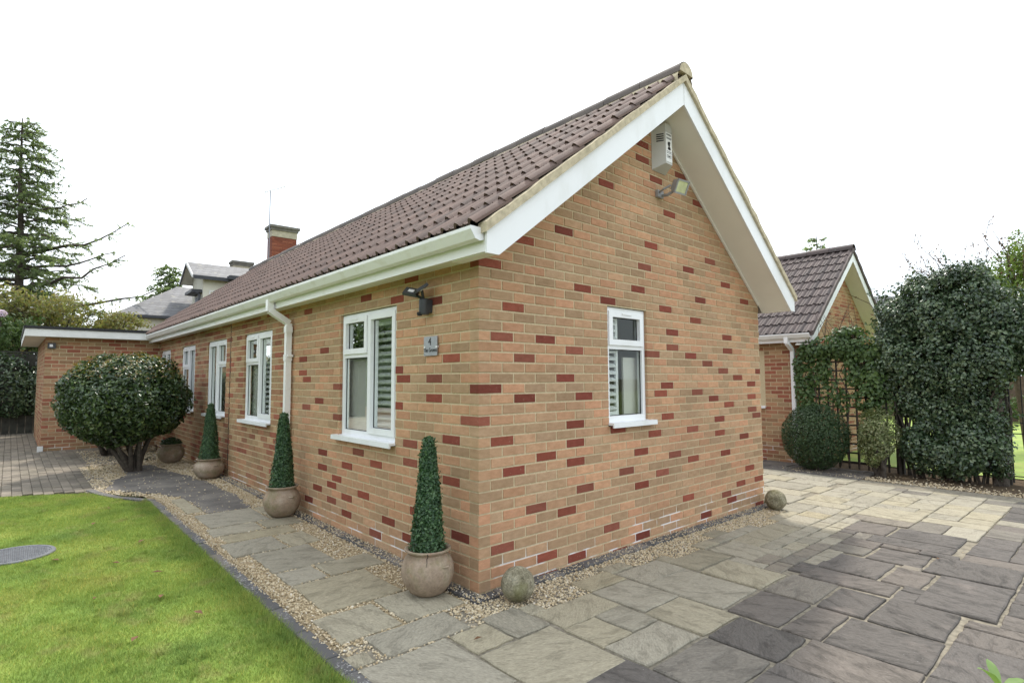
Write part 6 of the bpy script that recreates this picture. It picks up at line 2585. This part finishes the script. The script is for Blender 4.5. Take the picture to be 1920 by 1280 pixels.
# garden beyond the gate
bf = empty('garden_fence', (6, 24, 0), 'low brown board fence across the garden beyond the gate', 'fence')
for i in range(60):
    x = -6 + i * .3
    MB().box(x, x + .29, 24, 24.03, -.35, 1.5).build('board', M['brown_fence'], bf)
hs_ = [(2.0, 22.5, .55, 2.2, .6, .55), (5.5, 22.8, .6, 2.4, .7, .6), (-2.0, 22.6, .6, 2.2, .7, .6)]
for i, b in enumerate(hs_):
    root = empty('low_hedge', (b[0], b[1], -.1), ['low hedge in front of the brown board fence, seen through the gate', 'outer low hedge in front of the brown board fence', 'inner low hedge by the brown board fence behind the garage'][i], 'hedge', 'low hedges across the garden')
    P, N = ellipsoid_cloud((b[0], b[1], b[2] - .1), b[3:], 2500, seed=190 + i, lump=.2)
    leaf_obj('foliage', [leaf_quads(P, N, .11)], M['leaf_far'], root)
for i, (x, y, z, r, n) in enumerate([(0, 30, 3.2, 2.6, 4000), (6, 32, 3.0, 3.0, 4500), (12, 30, 3.4, 3.2, 4500), (-7, 34, 3.0, 2.6, 3500)]):
    blob_tree('garden_tree', (x, y, -.2), [(x, y, z, r, r, r * .8), (x + r * .5, y, z + .5, r * .6, r * .6, r * .5), (x - r * .6, y, z - .2, r * .5, r * .5, r * .5)], n, .22, M['leaf_far'],
              ['round green tree far beyond the garden fence', 'wide green tree beyond the garden fence past the gate', 'outermost green tree beyond the garden fence', 'green tree behind the garage roof'][i], group='trees beyond the garden', seed=200 + i, lscale=.5)

# trees across the lawn that the long wall's windows mirror
for i, (x, y, z, r) in enumerate([(-12.5, -15.0, 3.1, 2.7), (-18.5, -15.6, 3.4, 3.0), (-26.0, -14.8, 3.6, 3.2), (-5.5, -16.0, 3.0, 2.6)]):
    blob_tree('lawn_tree', (x, y, -.15), [(x, y, z, r, r, r * .85), (x + r * .5, y + .3, z - 1.0, r * .7, r * .6, r * .6), (x - r * .5, y, z - 1.0, r * .7, r * .6, r * .6)], 16000, .42, M['leaf_far'],
              ['leafy tree behind the street hedge mirrored in the long wall windows', 'larger leafy tree behind the street hedge beside the drive', 'leafy tree behind the far end of the street hedge', 'smaller leafy tree behind the street hedge opposite the house corner'][i], group='trees behind the street hedge', seed=220 + i, lscale=.6)

bh = empty('reflection_hedge', (-12, -11.5, -.2), 'unseen long clipped hedge, added to fill the window reflections', 'hedge')  # unseen hedge, added to block sky and bright ground in the window reflections
mb = MB()
mb.box(-34, 6, -12.2, -11.2, -.3, 2.7)
mb.build('inner_twigs', M['leaf_box'], bh)
P = np.stack([rng.uniform(-34, 6, 9000), -11.15 + rng.normal(0, .12, 9000), rng.uniform(-.2, 2.9, 9000)], 1)
leaf_obj('foliage', [leaf_quads(P, rng.normal(0, .6, P.shape) + np.array([0, 1, .3]), .16)], M['leaf_far'], bh)

# ---- leafy plant in the foreground ----------------------------------------------------------
fp = empty('broad_leaved_plant', (2.62, .62, 0), 'young plant with broad pale green leaves rising from the dark paving', 'plant')
pm_ = leaf_mat('soft_green_leaf', [(0.17, 0.27, 0.09), (0.20, 0.30, 0.11)], .55, .3, .3, 9)
m_ = MB()
m_.tube([(2.62, .62, 0), (2.622, .61, .10), (2.625, .60, .22)], [.010, .009, .006], 7)
m_.build('stem', M['leaf_yellow'], fp)


def big_leaf(base, d, L, w, up, curl):
    base = Vector(base)
    d = Vector(d).normalized()
    s = d.cross(Vector((0, 0, 1))).normalized()
    mb = MB()
    n = 8
    V = []
    for k in range(n + 1):
        t = k / n
        p = base + d * L * t + Vector((0, 0, L * (up * t - curl * t * t)))
        ww = w * (math.sin(math.pi * min(1, t * .93 + .05)) ** .8) * (1 - .25 * t) if k < n else .0005
        lift = ww * .35
        wav = .1 * ww * math.sin(k * 2.1)
        V += [p - s * ww + Vector((0, 0, lift + wav)), p, p + s * ww + Vector((0, 0, lift - wav))]
    F = []
    for k in range(n):
        for j in (0, 1):
            F.append((3 * k + j, 3 * k + j + 1, 3 * k + 4 + j, 3 * k + 3 + j))
    mb.add(V, F)
    return mb.build('leaf', pm_, fp, smooth=True)


big_leaf((2.620, .61, .15), -RT0 * 1.0 + FW * .25, .145, .024, .25, .35)
big_leaf((2.622, .61, .20), -RT0 * .28 - FW * .1, .135, .024, 1.3, .5)
big_leaf((2.625, .605, .18), RT0 * .55 + FW * .1, .13, .026, .9, .6)
big_leaf((2.625, .605, .16), RT0 * 1.0 - FW * .3, .15, .026, .5, .5)
big_leaf((2.62, .60, .21), RT0 * .2 + FW * .6, .10, .02, 1.0, .4)
big_leaf((2.62, .60, .12), FW * -1.0 + RT0 * .2, .15, .026, .4, .5)
big_leaf((2.62, .60, .12), FW * 1.0 - RT0 * .5, .15, .026, .5, .5)
